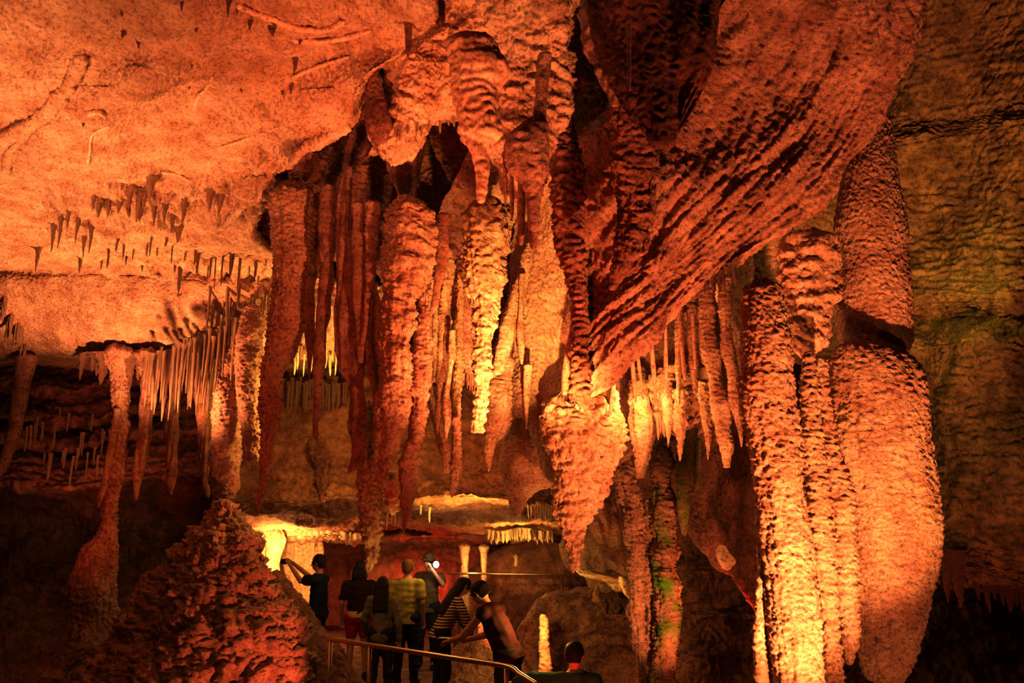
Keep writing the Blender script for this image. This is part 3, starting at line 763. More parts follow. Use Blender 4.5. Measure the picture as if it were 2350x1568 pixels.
stal('great lumpy stalagmite mound rising to a peak below the pitted shaft',
     [(1156, 494, 536), (1166, 483, 543), (1190, 472, 556), (1218, 455, 588), (1250, 425, 603), (1290, 380, 615), (1330, 345, 632), (1370, 312, 650), (1420, 275, 677), (1460, 250, 692), (1510, 205, 713), (1560, 155, 727), (1640, 80, 748), (1760, -20, 780)], 9.2, M_WET,
     [(0.10, 1.5, 'n'), (0.07, 3.5, 'b'), (0.05, (8, 8, 10), 'b'), (0.03, 18, 'b'), (0.014, 40, 'b')], name='stalagmite', cat='stalagmite', origin='bottom', ratio=.6, step=2.4)
stal('dark bank of rock falling away behind the great stalagmite mound',
     [(1320, 610, 660), (1380, 610, 695), (1440, 620, 742), (1490, 630, 782), (1530, 640, 808), (1568, 650, 836), (1680, 660, 890)], 10.2, M_DARK, [(0.05, 2, 'n'), (0.02, 12, 'b')], name='rock_mound', cat='rock', origin='bottom')

# --- far side mounds and the lit stalagmite by the path
stal('red-lit pointed mound behind the bending visitor',
     [(1405, 1108, 1128), (1420, 1098, 1142), (1450, 1086, 1160), (1490, 1068, 1180), (1530, 1050, 1200), (1580, 1030, 1220), (1700, 1000, 1250)], 9.6, M_WET, [(0.05, 2, 'n'), (0.03, 9, 'b'), (0.01, 30, 'b')], name='stalagmite', cat='stalagmite', origin='bottom')
stal('broad rough red mound filling the view beside the glowing yellow stalagmite',
     [(1362, 1350, 1400), (1372, 1250, 1425), (1390, 1215, 1435), (1420, 1200, 1444), (1470, 1190, 1452), (1520, 1185, 1458), (1580, 1180, 1465), (1700, 1170, 1480)], 10.5, M_WET, [(0.08, 1.5, 'n'), (0.06, 5, 'b'), (0.03, 14, 'b'), (0.01, 34, 'b')], name='rock_mound', cat='rock', origin='bottom', ratio=.6)
stal('little knob standing on the broad rough red mound',
     [(1348, 1364, 1374), (1360, 1360, 1376), (1376, 1358, 1380)], 9.6, M_WET, ROUGH, name='stalagmite', cat='stalagmite', origin='bottom')
stal('glowing yellow candle-shaped stalagmite beside the path',
     [(1413, 1240, 1252), (1420, 1238, 1259), (1450, 1238, 1261), (1490, 1238, 1262), (1530, 1237, 1266), (1580, 1234, 1270), (1700, 1228, 1280)], 9.2, M_CREAM, [(0.02, 6, 'n'), (0.016, (10, 10, 24), 'b'), (0.006, 50, 'b')], name='stalagmite', cat='stalagmite', origin='bottom')

# --- far chamber
stal('pale fluted wall drape at the mouth of the far chamber beside the mound',
     [(1205, 585, 640), (1240, 590, 655), (1300, 596, 640), (1360, 606, 650), (1430, 620, 662)], 16.5, M_CREAM, FLUTED, ratio=.4, name='drapery', cat='flowstone drapery', flute=.25)
stal('cream drape of flowstone behind the visitor with raised arms',
     [(1246, 648, 740), (1290, 650, 738), (1340, 660, 740), (1400, 668, 745)], 17.5, M_CREAM, FLUTED, ratio=.3, name='drapery', cat='flowstone drapery', flute=.25)
tag(surface('flowstone_shelf', [
    [(575, 1192, 17.0), (660, 1186, 17.0), (740, 1196, 17.0), (800, 1212, 17.2), (850, 1222, 17.4)],
    [(580, 1214, 16.6), (660, 1212, 16.6), (740, 1216, 16.6), (800, 1224, 16.8), (850, 1228, 17.0)],
    [(585, 1232, 16.6), (660, 1233, 16.6), (740, 1235, 16.6), (800, 1236, 16.8), (850, 1236, 17.0)],
    [(590, 1243, 18.0), (660, 1244, 18.0), (740, 1246, 18.0), (800, 1247, 18.0), (850, 1247, 18.0)],
], M_CREAM, [(0.10, 1.2, 'n'), (0.06, (7, 7, 1), 'b')], kind=None, step=2), 'glowing shelf of rounded cream flowstone above the raised-arms visitor', 'flowstone')
for rws, Y, lb in [
    ([(1254, 1052, 1080), (1275, 1056, 1076), (1300, 1058, 1075), (1330, 1058, 1076), (1420, 1056, 1078)], 16.8, 'pale pillar in the alcove behind the far railing, beside the white lamp'),
    ([(1256, 1098, 1124), (1275, 1104, 1120), (1300, 1105, 1118), (1330, 1106, 1117), (1420, 1104, 1120)], 16.8, 'yellow pillar in the alcove behind the far railing'),
    ([(1276, 1176, 1194), (1290, 1180, 1190), (1312, 1179, 1190), (1420, 1176, 1192)], 17.2, 'small glowing pillar in the nook under the bright slab'),
]:
    stal(lb, rws, Y, M_CREAM, SMOOTH, name='limestone_column', cat='column', origin='bottom')
stal('bright cream slab in the nook under the fringe of white straws',
     [(1250, 1170, 1290), (1262, 1158, 1300), (1276, 1166, 1290), (1286, 1180, 1260)], 18.0, M_CREAM, SMOOTH, ratio=.4, name='hanging_slab', cat='hanging rock')
stal('pale lip of rock behind the huge pointed pendant',
     [(1308, 1318, 1340), (1318, 1322, 1400), (1330, 1360, 1440), (1342, 1400, 1446)], 9.4, M_CREAM, ROUGH, ratio=.4, name='hanging_slab', cat='hanging rock')
stal('brown folded rock wall hanging behind the huge pointed pendant',
     [(1165, 1330, 1420), (1210, 1310, 1440), (1260, 1290, 1450), (1300, 1300, 1450), (1322, 1340, 1445)], 10.2, M_LIME, [(0.10, 2, 'n'), (0.05, (6, 6, 3), 'b'), (0.01, 26, 'b')], ratio=.4, name='hanging_slab', cat='hanging rock')
stal('small pale lit stalactite between the pale lip and the distant column pair',
     [(1328, 1422, 1446), (1345, 1424, 1448), (1362, 1430, 1450), (1376, 1444, 1450)], 8.8, M_CREAM, ROUGH)
stal('dark rock bench under the far railing',
     [(1330, 1060, 1420), (1345, 1050, 1440), (1375, 1045, 1450), (1440, 1040, 1460), (1520, 1030, 1470)], 17.6, M_DARK, [(0.1, 1.2, 'n'), (0.03, 6, 'b')], name='rock_mound', cat='rock', origin='bottom', ratio=.3)
stal('pocked boss on the back wall under the long slender stalactite',
     [(1000, 722, 738), (1015, 708, 752), (1040, 705, 752), (1070, 722, 752), (1110, 724, 750), (1148, 728, 748)], 11.8, M_DARK, [(0.06, 4, 'n'), (0.03, 12, 'b')], ratio=.5, name='rock_boss', cat='rock')

# --- ridges and cracks across the pale ceiling
def lie(path, push=0.02):
    out = []
    for x, y in path:
        p = on_surface('ceiling', x, y)
        d = (Vector((0, 0, CAMZ)) - p).normalized()
        out.append(tuple(p + d * push))
    return np.array(out)


for path, r, lb in [
    ([(-40, 345), (20, 318), (75, 285), (120, 245), (150, 205), (172, 165), (192, 128)], .055, 'long reddish ridge curving across the pale ceiling'),
    ([(12, 400), (20, 360), (40, 330), (70, 305)], .03, 'short thin fin below the long reddish ceiling ridge'),
    ([(545, 12), (580, 28), (630, 45), (690, 68), (740, 70), (790, 50)], .022, 'wavy dark ribbon of drapery along the top of the pale ceiling'),
    ([(670, 92), (710, 96), (760, 94), (800, 88), (850, 70)], .02, 'second wavy ribbon of drapery below the first on the pale ceiling'),
    ([(672, 178), (700, 165), (745, 148), (800, 130)], .014, 'fine straight ridge on the brightest part of the ceiling'),
    ([(445, 252), (455, 225), (475, 200), (488, 175)], .014, 'small crooked ridge in the middle of the pale ceiling'),
    ([(200, 378), (205, 345), (212, 310), (250, 290)], .012, 'thin hooked ridge low on the pale ceiling'),
    ([(505, 338), (560, 322), (600, 305), (640, 292)], .012, 'low crack-like ridge leading to the ceiling lip'),
    ([(370, 396), (410, 405), (440, 420)], .014, 'dark slit-like ridge above the drip clusters'),
    ([(200, 262), (222, 256), (244, 268)], .022, 'small dark boss on the pale ceiling'),
    ([(660, 420), (600, 430), (560, 470), (515, 520)], .05, 'rounded rock rib at the lip of the pale ceiling'),
    ([(800, 285), (740, 320), (690, 345), (640, 385), (600, 420)], .045, 'long rolled lip edging the pale ceiling'),
]:
    strand('ceiling_ridge', lie(path), r, r * .7, M_SMOOTH if r < .03 else M_CEIL, [(0.03, 8, 'n'), (0.02, 26, 'b')], label=lb, cat='rock ridge', world=True, nseg=18, amp=1)

# --- soda straws and small drip stalactites: single straws copied in loops
def straw_mesh(k, crust, flare=False):
    n, m = 16, 9
    z = np.linspace(0, -1, n)
    r = np.interp(-z, [0, .12, .8, 1], [1.5, 1.0, .7, .25])
    if flare:
        r = np.interp(-z, [0, .15, .35, .65, 1], [3.0, 1.9, 1.2, .8, .2])
    th = np.linspace(0, 2 * math.pi, m, endpoint=False)
    V3 = np.empty((n, m, 3))
    w = 0.25 * np.sin(z * 5 + k)
    nz = noise3(np.stack([np.repeat(z * 9, m), np.tile(np.cos(th), n) + k, np.tile(np.sin(th), n)], -1)).reshape(n, m)
    rr = r[:, None] * (1 + crust * nz)
    V3[..., 0] = rr * np.cos(th) + w[:, None]
    V3[..., 1] = rr * np.sin(th)
    V3[..., 2] = z[:, None]
    me, _ = grid_mesh('soda_straw', V3, True, M_RIB, origin=np.zeros(3))
    return me


STRAW = [straw_mesh(k, c) for k, c in [(0, .3), (1.7, .5), (3.1, .35), (4.4, .6)]]
DRIP = [straw_mesh(k, c, True) for k, c in [(0.5, .5), (2.2, .8), (3.9, .6)]]


def straw(p, length, rad, label, group, mat=None, name='soda_straw', cat='stalactite'):
    src = straw.proto.get(mat)
    me = random.choice(DRIP if mat in (M_CEIL, M_WET) else STRAW)
    if mat:
        key = (me.name, mat.name)
        if key not in straw.cache:
            c = me.copy()
            c.materials[0] = mat
            straw.cache[key] = c
        me = straw.cache[key]
    o = bpy.data.objects.new(name, me)
    C.objects.link(o)
    o.location = p
    o.scale = (rad, rad, length)
    o.rotation_euler = (random.uniform(-.03, .03), random.uniform(-.03, .03), random.uniform(0, 6.28))
    tag(o, label, cat, group)
    return o


straw.proto, straw.cache = {}, {}


def pxlen(p, px):
    return px * p.y / F / 0.96


def fringe(key, n, area, lpx, wpx, label, group, mat=None, Y=None, up=6):
    for i in range(n):
        t = (i + random.uniform(.1, .9)) / n
        x, y = area(t)
        p = on_surface(key, x, y) if key else V(x, y, Y() if callable(Y) else Y)
        L = pxlen(p, random.uniform(*lpx))
        r = pxlen(p, random.uniform(*wpx)) / 2
        straw(p + Vector((0, 0, pxlen(p, up))), L + pxlen(p, up), r, label, group, mat)


U = random.uniform
# lit curtain of straws along the lower lip of the ceiling
for a, b, n, l in [((335, 828), (500, 780), 26, (60, 150)), ((400, 810), (545, 740), 24, (70, 150)), ((480, 760), (545, 760), 8, (60, 120)), ((440, 830), (500, 800), 10, (80, 140))]:
    fringe(None, n, lambda t: (a[0] + (b[0] - a[0]) * t, a[1] + (b[1] - a[1]) * t + U(-8, 8)), l, (5, 10),
           'thin lit straw in the dense fringe beneath the lower ceiling lip', 'lit straw fringe', Y=lambda: U(9.3, 10.0), up=14)
for x, l, w in [(240, 70, 22), (262, 60, 20), (282, 70, 20), (302, 80, 18), (322, 60, 16), (345, 110, 20), (362, 120, 20), (385, 130, 18), (402, 150, 16), (215, 40, 12), (228, 50, 14), (190, 60, 10)]:
    p = V(x, 822, 10.2)
    straw(p + Vector((0, 0, .05)), pxlen(p, l), pxlen(p, w) / 2, 'stubby stalactite hanging from the shadowed end of the lower ceiling lip', 'stubby lip stalactites', M_WET)
# straws among the ledges beside the massive stalactite
fringe('ceiling', 16, lambda t: (400 + 215 * t, 592 + 34 * t + U(-34, 22)), (18, 90), (3, 8), 'fine straw along the upper ledge beside the massive crusted stalactite', 'upper ledge straws')
fringe('ceiling', 18, lambda t: (480 + 140 * t, 660 + U(-22, 50)), (40, 110), (4, 7.5), 'fine straw below the upper ledge beside the massive crusted stalactite', 'lower ledge straws')
fringe('ceiling', 14, lambda t: (230 + 200 * t, 582 + U(-36, 16)), (16, 44), (3.5, 7), 'fine straw on the shadowed ledge over the smooth lit ceiling belly', 'belly ledge straws')
# drip clusters
for x, y, l, w in [(215, 450, 40, 14), (230, 470, 44, 18), (250, 460, 56, 16), (275, 455, 46, 22), (300, 430, 70, 18), (318, 450, 80, 20), (335, 440, 60, 24), (355, 465, 70, 14), (380, 460, 66, 18), (345, 415, 60, 26), (425, 470, 60, 14), (482, 440, 60, 20), (505, 455, 56, 18), (160, 480, 60, 14), (140, 500, 90, 12), (125, 520, 80, 12), (180, 505, 70, 10), (210, 520, 80, 12), (195, 545, 60, 10), (90, 570, 70, 12), (185, 590, 50, 10), (410, 520, 50, 22), (395, 500, 46, 14)]:
    p = on_surface('ceiling', x, y)
    straw(p + Vector((0, 0, .05)), pxlen(p, l) * .8 + .05, pxlen(p, w) * .32, 'small drip stalactite in the cluster across the middle of the pale ceiling', 'ceiling drip cluster', M_CEIL)
for x, y, l, w in [(417, 0, 42, 8), (528, -6, 70, 9), (575, 48, 38, 9), (625, 66, 28, 12), (688, 88, 26, 10), (678, 132, 58, 9), (668, 200, 26, 6), (648, 210, 18, 6), (280, 28, 20, 9), (283, 72, 28, 10), (262, 38, 12, 8), (450, 66, 18, 8), (318, 96, 26, 8), (545, 20, 26, 7), (440, 150, 16, 6), (190, 285, 16, 6), (555, 205, 16, 6), (435, 200, 16, 6)]:
    p = on_surface('ceiling', x, y)
    straw(p + Vector((0, 0, .02)), pxlen(p, l), pxlen(p, w) / 2, 'lone dark straw scattered over the pale upper ceiling', 'lone ceiling straws', M_WET)
fringe('ceiling', 14, lambda t: (5 + 55 * t, 690 + 100 * t + U(-25, 20)), (30, 60), (5, 11), 'small stalactite in the cluster at the outer edge of the lower ceiling', 'outer edge cluster')
# faint straws on the dark strata
fringe(None, 26, lambda t: (60 + 210 * t, random.choice([955, 985, 1040]) + U(-10, 14)), (18, 60), (3, 6), 'faint thin straw on the dark strata under the ceiling', 'strata straws', Y=12.0)
# far fringe seen between the big stalactites, and bright bits there
fringe(None, 24, lambda t: (640 + 180 * t, 882 + U(-8, 12)), (24, 62), (5, 11), 'small brown stalactite in the far row high on the back wall', 'back wall row', Y=11.9, up=10)
fringe(None, 16, lambda t: (672 + 130 * t, 800 + U(-50, 30)), (22, 60), (4, 8), 'glowing straw on the bright far roof between the big stalactites', 'bright far straws', M_CREAM, Y=lambda: U(9.6, 10.2))
# lip of the back wall
fringe(None, 12, lambda t: (1212 + 64 * t, 1168 + U(-3, 5)), (14, 26), (4, 7), 'tiny white drip under the lit lip of the back wall', 'lip drips', M_CREAM, Y=11.7)
for x, y, l in [(891, 1140, 72), (901, 1150, 46), (908, 1148, 56), (867, 1150, 36), (986, 1165, 32), (966, 1160, 20)]:
    p = V(x, y, 6.6 if x < 920 else 12.2)
    straw(p, pxlen(p, l), pxlen(p, 5) / 2, 'short white straw dangling around the foot of the great central stalactite', 'central foot straws', M_CREAM)
# glowing far fringe
fringe(None, 30, lambda t: (1120 + 150 * t, 1222 + 4 * math.sin(t * 9)), (12, 24), (5, 9), 'glowing white straw of the far fringe above the alcove', 'far glowing fringe', M_CREAM, Y=lambda: U(15.6, 16.2))
# curtain and recess drips
fringe(None, 9, lambda t: (1040 + 52 * t, 850 + 22 * t + U(-6, 6)), (20, 44), (4, 7), 'short pale drip in the bright cluster by the stout flat-ended stalactite', 'bright cluster drips', M_LIME, Y=6.4)
fringe(None, 9, lambda t: (1492 + 90 * t, 955 + U(-8, 8)), (20, 55), (6, 12), 'small tooth along the hem of the glowing recess', 'recess hem teeth', M_LIME, Y=6.6)
fringe(None, 9, lambda t: (1585 + 105 * t, 640 - 30 * t + U(-5, 8)), (18, 46), (8, 16), 'small curled stalactite under the lip of the swept sheet', 'sheet lip teeth', M_RIB, Y=5.7)
fringe('flowstone_mass', 10, lambda t: (880 + 170 * t, 300 - 30 * t + U(-6, 6)), (20, 46), (6, 11), 'small drip along the hem of the lumpy flowstone mass', 'mass hem drips', M_LIME)
# hem of the ochre wall
for x, y, l, w in [(2166, 1290, 84, 16), (2192, 1285, 96, 28), (2236, 1300, 70, 14), (2258, 1320, 76, 16), (2275, 1310, 60, 16), (2292, 1325, 58, 16), (2310, 1330, 66, 22), (2326, 1335, 50, 14), (2342, 1330, 64, 16), (2358, 1335, 50, 14), (2215, 1300, 40, 10)]:
    p = V(x, y, 6.55)
    straw(p + Vector((0, 0, .08)), pxlen(p, l) + .08, pxlen(p, w) / 2, 'red-lit stalactite along the hem of the ochre wall', 'ochre wall hem', M_WET)

# ------------------------------------------------------------------ people
SKIN = plain('skin', (0.62, 0.36, 0.24), rough=.6)


def capsule(vs, fs, a, b, ra, rb, seg=12, sq=1.0, side=None):
    """Tapered capsule from a to b; sq flattens it along the axis perpendicular to side."""
    a, b = Vector(a), Vector(b)
    ax = b - a
    L = ax.length
    ax = ax.normalized() if L > 1e-6 else Vector((0, 0, 1))
    s = Vector(side) if side is not None else Vector((1, 0, 0))
    if abs(s.dot(ax)) > .95:
        s = Vector((0, 1, 0))
    u = (s - ax * s.dot(ax)).normalized()
    w = ax.cross(u)
    rings = []
    for k in range(4):
        t = math.pi / 2 * (k + .35) / 4.35
        rings.append((a - ax * ra * math.cos(t), ra * math.sin(t)))
    rings.append((a, ra))
    rings.append((b, rb))
    for k in range(3, -1, -1):
        t = math.pi / 2 * (k + .35) / 4.35
        rings.append((b + ax * rb * math.cos(t), rb * math.sin(t)))
    base = len(vs)
    for c, r in rings:
        for k in range(seg):
            th = 2 * math.pi * k / seg
            vs.append(c + u * r * math.cos(th) + w * r * sq * math.sin(th))
    n = len(rings)
    for i in range(n - 1):
        for k in range(seg):
            fs.append((base + i * seg + k, base + i * seg + (k + 1) % seg, base + (i + 1) * seg + (k + 1) % seg, base + (i + 1) * seg + k))
    fs.append(tuple(base + k for k in range(seg))[::-1])
    fs.append(tuple(base + (n - 1) * seg + k for k in range(seg)))


def fused(name, caps, mat, parent, voxel=0.013, cuts=(), smooth_it=6, rumple=0.0, label=None):
    """One continuous surface grown over tapered limbs (voxel union, smoothed), trimmed by planes."""
    vs, fs = [], []
    for c in caps:
        capsule(vs, fs, *c[:4], **(c[4] if len(c) > 4 else {}))
    me = bpy.data.meshes.new(name)
    me.from_pydata([tuple(v) for v in vs], [], fs)
    tmp = bpy.data.objects.new(name, me)
    C.objects.link(tmp)
    r = tmp.modifiers.new('r', 'REMESH')
    r.mode = 'VOXEL'
    r.voxel_size = voxel
    sm = tmp.modifiers.new('s', 'SMOOTH')
    sm.iterations = smooth_it
    sm.factor = 0.5
    dg = bpy.context.evaluated_depsgraph_get()
    out = bpy.data.meshes.new_from_object(tmp.evaluated_get(dg))
    bpy.data.objects.remove(tmp)
    bm = bmesh.new()
    bm.from_mesh(out)
    for co, no in cuts:
        bmesh.ops.bisect_plane(bm, geom=bm.verts[:] + bm.edges[:] + bm.faces[:], plane_co=co, plane_no=no, clear_outer=True)
    if rumple:
        pts = np.array([v.co[:] for v in bm.verts], np.float32)
        d = noise3(pts * np.array([9, 9, 16], np.float32)) * rumple
        bm.normal_update()
        for v, k in zip(bm.verts, d):
            v.co += v.normal * float(k)
    for f in bm.faces:
        f.smooth = True
    bm.to_mesh(out)
    bm.free()
    out.materials.clear()
    out.materials.append(mat)
    out.name = name
    o = link(name, out, parent)
    if label:
        o['label'] = label
    return o


def hand_caps(wr, el, side, curl=0.6):
    """Palm, four unequal bent fingers and a thumb at the end of a forearm."""
    wr, el = Vector(wr), Vector(el)
    d = (wr - el).normalized()
    up = Vector((0, 0, 1)) if abs(d.z) < .8 else Vector((0, 1, 0))
    s = d.cross(up).normalized()
    n = s.cross(d).normalized()
    caps = [(wr, wr + d * .075, .030, .038, dict(sq=.5, side=s))]
    for k, (off, ln) in enumerate([(-.030, .060), (-.010, .072), (.011, .068), (.031, .052)]):
        p0 = wr + d * .075 + s * off
        p1 = p0 + (d * .8 - n * curl * .5).normalized() * ln * .55
        p2 = p1 + (d * .4 - n * curl).normalized() * ln * .5
        caps += [(p0, p1, .0095, .009, dict(seg=8)), (p1, p2, .009, .0075, dict(seg=8))]
    t0 = wr + d * .02 + s * (-.028 * side)
    t1 = t0 + (d * .55 - s * side * .7 - n * .3).normalized() * .042
    t2 = t1 + (d * .9 - n * .4).normalized() * .03
    caps += [(t0, t1, .012, .0105, dict(seg=8)), (t1, t2, .0105, .008, dict(seg=8))]
    return caps


def person(label, px, py_head, Y, z0, height, heading, shirt, trousers, hair, arms=None, hip_shift=(0, 0), bend=0.0, hairlen=0.0, sleeve='short', shorts=False, head_yaw=0.0, build=1.0, cap=None, hem=None, bare=False):
    x = float(P(px, py_head, Y)[0])
    k = height / 1.72
    root = empty('person', (x, Y, z0), heading)
    tag(root, label, 'person', 'visitors on the cave path')

    def S(p):
        return Vector(p) * k

    def T(p):  # bend the upper body forward about the hips
        p = Vector(p)
        if bend:
            c = Vector((0, 0, .93))
            p = c + Matrix.Rotation(-bend, 3, 'X') @ (p - c)
        return p * k
    hipL, hipR = S((-.09, 0, .90)), S((.09, 0, .90))
    kneeL, kneeR = S((-.10, .02, .49)), S((.11, .05, .49))
    ankL, ankR = S((-.11, -.02, .09)), S((.13, .03, .09))
    shL, shR = T((-.175 * build, 0, 1.375)), T((.175 * build, 0, 1.375))
    neck, head = T((0, .0, 1.46)), T((0, .025, 1.60))
    a = dict(eL=(-.25, -.03, 1.13), wL=(-.24, .06, .89), eR=(.25, -.03, 1.13), wR=(.24, .06, .89))
    a.update(arms or {})
    # free arms are given already bent; standing arms follow the bend of the back
    eL, wL, eR, wR = [(T(a[q]) if not (arms and q in arms) else S(a[q])) for q in ('eL', 'wL', 'eR', 'wR')]
    fwd = (Matrix.Rotation(head_yaw, 3, 'Z') @ Vector((0, 1, 0)))
    if bend:
        fwd = Matrix.Rotation(-bend * .8, 3, 'X') @ fwd
    upv = (head - neck).normalized()
    sid = fwd.cross(upv).normalized()
    b = build
    body = [
        (hipL, kneeL, .085 * k, .056 * k), (kneeL, ankL, .055 * k, .036 * k),
        (hipR, kneeR, .085 * k, .056 * k), (kneeR, ankR, .055 * k, .036 * k),
        (ankL, ankL + S((-.01, .15, -.055)), .04 * k, .035 * k), (ankR, ankR + S((.01, .15, -.055)), .04 * k, .035 * k),
        (T((-.075, 0, .92)), T((.075, 0, .92)), .105 * k, .105 * k),
        (T((0, .0, .95)), T((0, .0, 1.15)), .135 * k * b, .130 * k * b, dict(sq=.72)),
        (T((0, .0, 1.15)), T((0, .0, 1.34)), .140 * k * b, .130 * k * b, dict(sq=.72)),
        (shL, shR, .062 * k, .062 * k), (T((0, 0, 1.40)), head, .056 * k, .050 * k),
        (shL, eL, .050 * k, .040 * k), (eL, wL, .040 * k, .027 * k),
        (shR, eR, .050 * k, .040 * k), (eR, wR, .040 * k, .027 * k),
        (head - upv * .035 * k + fwd * .012 * k, head + upv * .035 * k - fwd * .008 * k, .072 * k, .088 * k, dict(sq=1.16, side=sid)),
        (head - upv * .075 * k + fwd * .05 * k, head - upv * .06 * k + fwd * .055 * k, .040 * k, .042 * k),
        (head + fwd * .088 * k + upv * .005 * k, head + fwd * .112 * k - upv * .028 * k, .011 * k, .016 * k),
        (head + sid * .082 * k - upv * .02 * k, head + sid * .084 * k + upv * .02 * k, .016 * k, .018 * k),
        (head - sid * .082 * k - upv * .02 * k, head - sid * .084 * k + upv * .02 * k, .016 * k, .018 * k),
        (head + fwd * .095 * k - upv * .062 * k - sid * .02 * k, head + fwd * .095 * k - upv * .062 * k + sid * .02 * k, .010 * k, .010 * k),
    ]
    body += hand_caps(wL, eL, -1) + hand_caps(wR, eR, 1)
    bo = fused('body', body, SKIN, root, voxel=.0115)
    for e in (-1, 1):
        vs, fs = [], []
        c = head + fwd * .088 * k + sid * (.032 * e * k) + upv * .012 * k
        capsule(vs, fs, c - sid * .004, c + sid * .004, .011 * k, .011 * k, seg=8)
        me = bpy.data.meshes.new('eye')
        me.from_pydata([tuple(v) for v in vs], [], fs)
        me.materials.append(EYE)
        link('eye', me, root)
    up_n = T((0, 0, 2)) - T((0, 0, 1))
    g = 1.0
    if not bare:
        tops = [
            (T((-.05 * b, 0, .88)), T((.05 * b, 0, .88)), .135 * k, .135 * k, dict(sq=1.0)),
            (T((0, 0, .86)), T((0, 0, 1.15)), .168 * k * b, .158 * k * b, dict(sq=.78)),
            (T((0, 0, 1.15)), T((0, 0, 1.33)), .165 * k * b, .150 * k * b, dict(sq=.78)),
            (shL, shR, .074 * k, .074 * k), (shL.lerp(shR, .2), T((-.03, 0, 1.44)), .075 * k, .055 * k), (shR.lerp(shL, .2), T((.03, 0, 1.44)), .075 * k, .055 * k),
        ]
        if sleeve == 'short':
            tops += [(shL, shL.lerp(eL, .62), .078 * k, .074 * k), (shR, shR.lerp(eR, .62), .078 * k, .074 * k)]
        elif sleeve == 'long':
            tops += [(shL, eL, .074 * k, .062 * k), (eL, eL.lerp(wL, .92), .062 * k, .046 * k), (shR, eR, .074 * k, .062 * k), (eR, eR.lerp(wR, .92), .062 * k, .046 * k)]
        hz = hem if hem is not None else .84
        fused('shirt', tops, shirt, root, voxel=.013, cuts=[(T((0, 0, hz)), tuple(-up_n)), (T((0, 0, 1.455)), tuple(up_n))], rumple=.012)
    leg = .55 if shorts else 1.0
    fused('shorts' if shorts else 'trousers', [
        (S((-.085, 0, .92)), S((.085, 0, .92)), .128 * k, .128 * k),
        (hipL, hipL.lerp(kneeL, leg if shorts else 1), .108 * k, .084 * k), (hipR, hipR.lerp(kneeR, leg if shorts else 1), .108 * k, .084 * k),
    ] + ([] if shorts else [(kneeL, ankL, .080 * k, .062 * k), (kneeR, ankR, .080 * k, .062 * k)]),
        trousers, root, voxel=.014, cuts=[(S((0, 0, 1.0)), (0, 0, 1))], rumple=.012)
    for q, an in ((-1, ankL), (1, ankR)):
        fused('shoe', [(an + S((0, -.03, -.045)), an + S((.01 * q, .16, -.05)), .045 * k, .04 * k), (an + S((0, -.02, 0)), an + S((0, -.02, .02)), .045 * k, .048 * k)],
              SHOE, root, voxel=.012, cuts=[((0, 0, .002), (0, 0, -1))])
    # hair: a close cap, longer strands down the back when the photo shows them
    hc = [(head + upv * .03 * k - fwd * .018 * k, head + upv * .035 * k - fwd * .02 * k, .100 * k, .098 * k, dict(sq=1.1, side=sid)),
          (head - upv * .03 * k - fwd * .045 * k, head + upv * .02 * k - fwd * .03 * k, .070 * k, .088 * k)]
    if hairlen:
        for e in (-.05, 0, .05):
            hc.append((head - fwd * .05 * k + sid * e * k, head - upv * hairlen * k - fwd * .07 * k + sid * e * 1.5 * k, .066 * k, .045 * k))
    fused('hair', hc, hair, root, voxel=.012, cuts=[] if hairlen else [(head - upv * .075 * k, tuple(-upv))], rumple=.008)
    if cap:
        fused('cap', [(head + upv * .06 * k, head + upv * .062 * k, .103 * k, .103 * k), (head + upv * .06 * k + fwd * .08 * k, head + upv * .05 * k + fwd * .16 * k, .07 * k, .06 * k, dict(sq=.25, side=sid))],
              cap, root, voxel=.012, cuts=[(head + upv * .03 * k, tuple(-upv))])
    return root, dict(wL=wL, wR=wR, eL=eL, eR=eR, head=head)


EYE = plain('eye_dark', (0.03, 0.02, 0.02), rough=.2, spec=.5)
SHOE = plain('shoe_rubber', (0.05, 0.04, 0.04))
HAIR = plain('dark_hair', (0.045, 0.025, 0.018), rough=.6)
HAIRB = plain('brown_hair', (0.20, 0.11, 0.06), rough=.6)
NAVY = plain('navy_cotton', (0.03, 0.035, 0.07))
MAROON = plain('maroon_cotton', (0.06, 0.016, 0.016))
REDC = plain('red_cotton', (0.50, 0.03, 0.03))
GREYC = plain('grey_fleece', (0.24, 0.20, 0.14))
OLIVE = plain('olive_yellow_cotton', (0.48, 0.44, 0.14))
BROWNC = plain('olive_brown_cotton', (0.16, 0.13, 0.06))
DENIM = plain('dark_denim', (0.04, 0.035, 0.04))
STRIPE = plain('striped_knit', (0.36, 0.22, 0.16))
GREENC = plain('dark_green_cotton', (0.04, 0.10, 0.04))
CREAMC = plain('cream_cotton', (0.70, 0.50, 0.36))
BLACKP = plain('black_plastic', (0.02, 0.02, 0.02), rough=.35, spec=.5)
PAPER = plain('white_paper', (0.85, 0.80, 0.70))
STEEL = plain('brushed_steel', (0.55, 0.42, 0.32), rough=.35, metal=.85)
LAMPW = plain('lamp_white', (1.0, 0.93, 0.86), emit=60)

# stripes as shader bands on the knit sleeve
nt = STRIPE.node_tree
wv = nt.nodes.new('ShaderNodeTexWave')
wv.bands_direction = 'Z'
wv.inputs['Scale'].default_value = 9.0
tc = nt.nodes.new('ShaderNodeTexCoord')
nt.links.new(tc.outputs['Object'], wv.inputs['Vector'])
cr = nt.nodes.new('ShaderNodeValToRGB')
cr.color_ramp.elements[0].position = .45
cr.color_ramp.elements[0].color = (0.05, 0.03, 0.03, 1)
cr.color_ramp.elements[1].position = .55
cr.color_ramp.elements[1].color = (0.70, 0.48, 0.36, 1)
nt.links.new(wv.outputs['Fac'], cr.inputs['Fac'])
nt.links.new(cr.outputs['Color'], nt.nodes['Principled BSDF'].inputs['Base Color'])


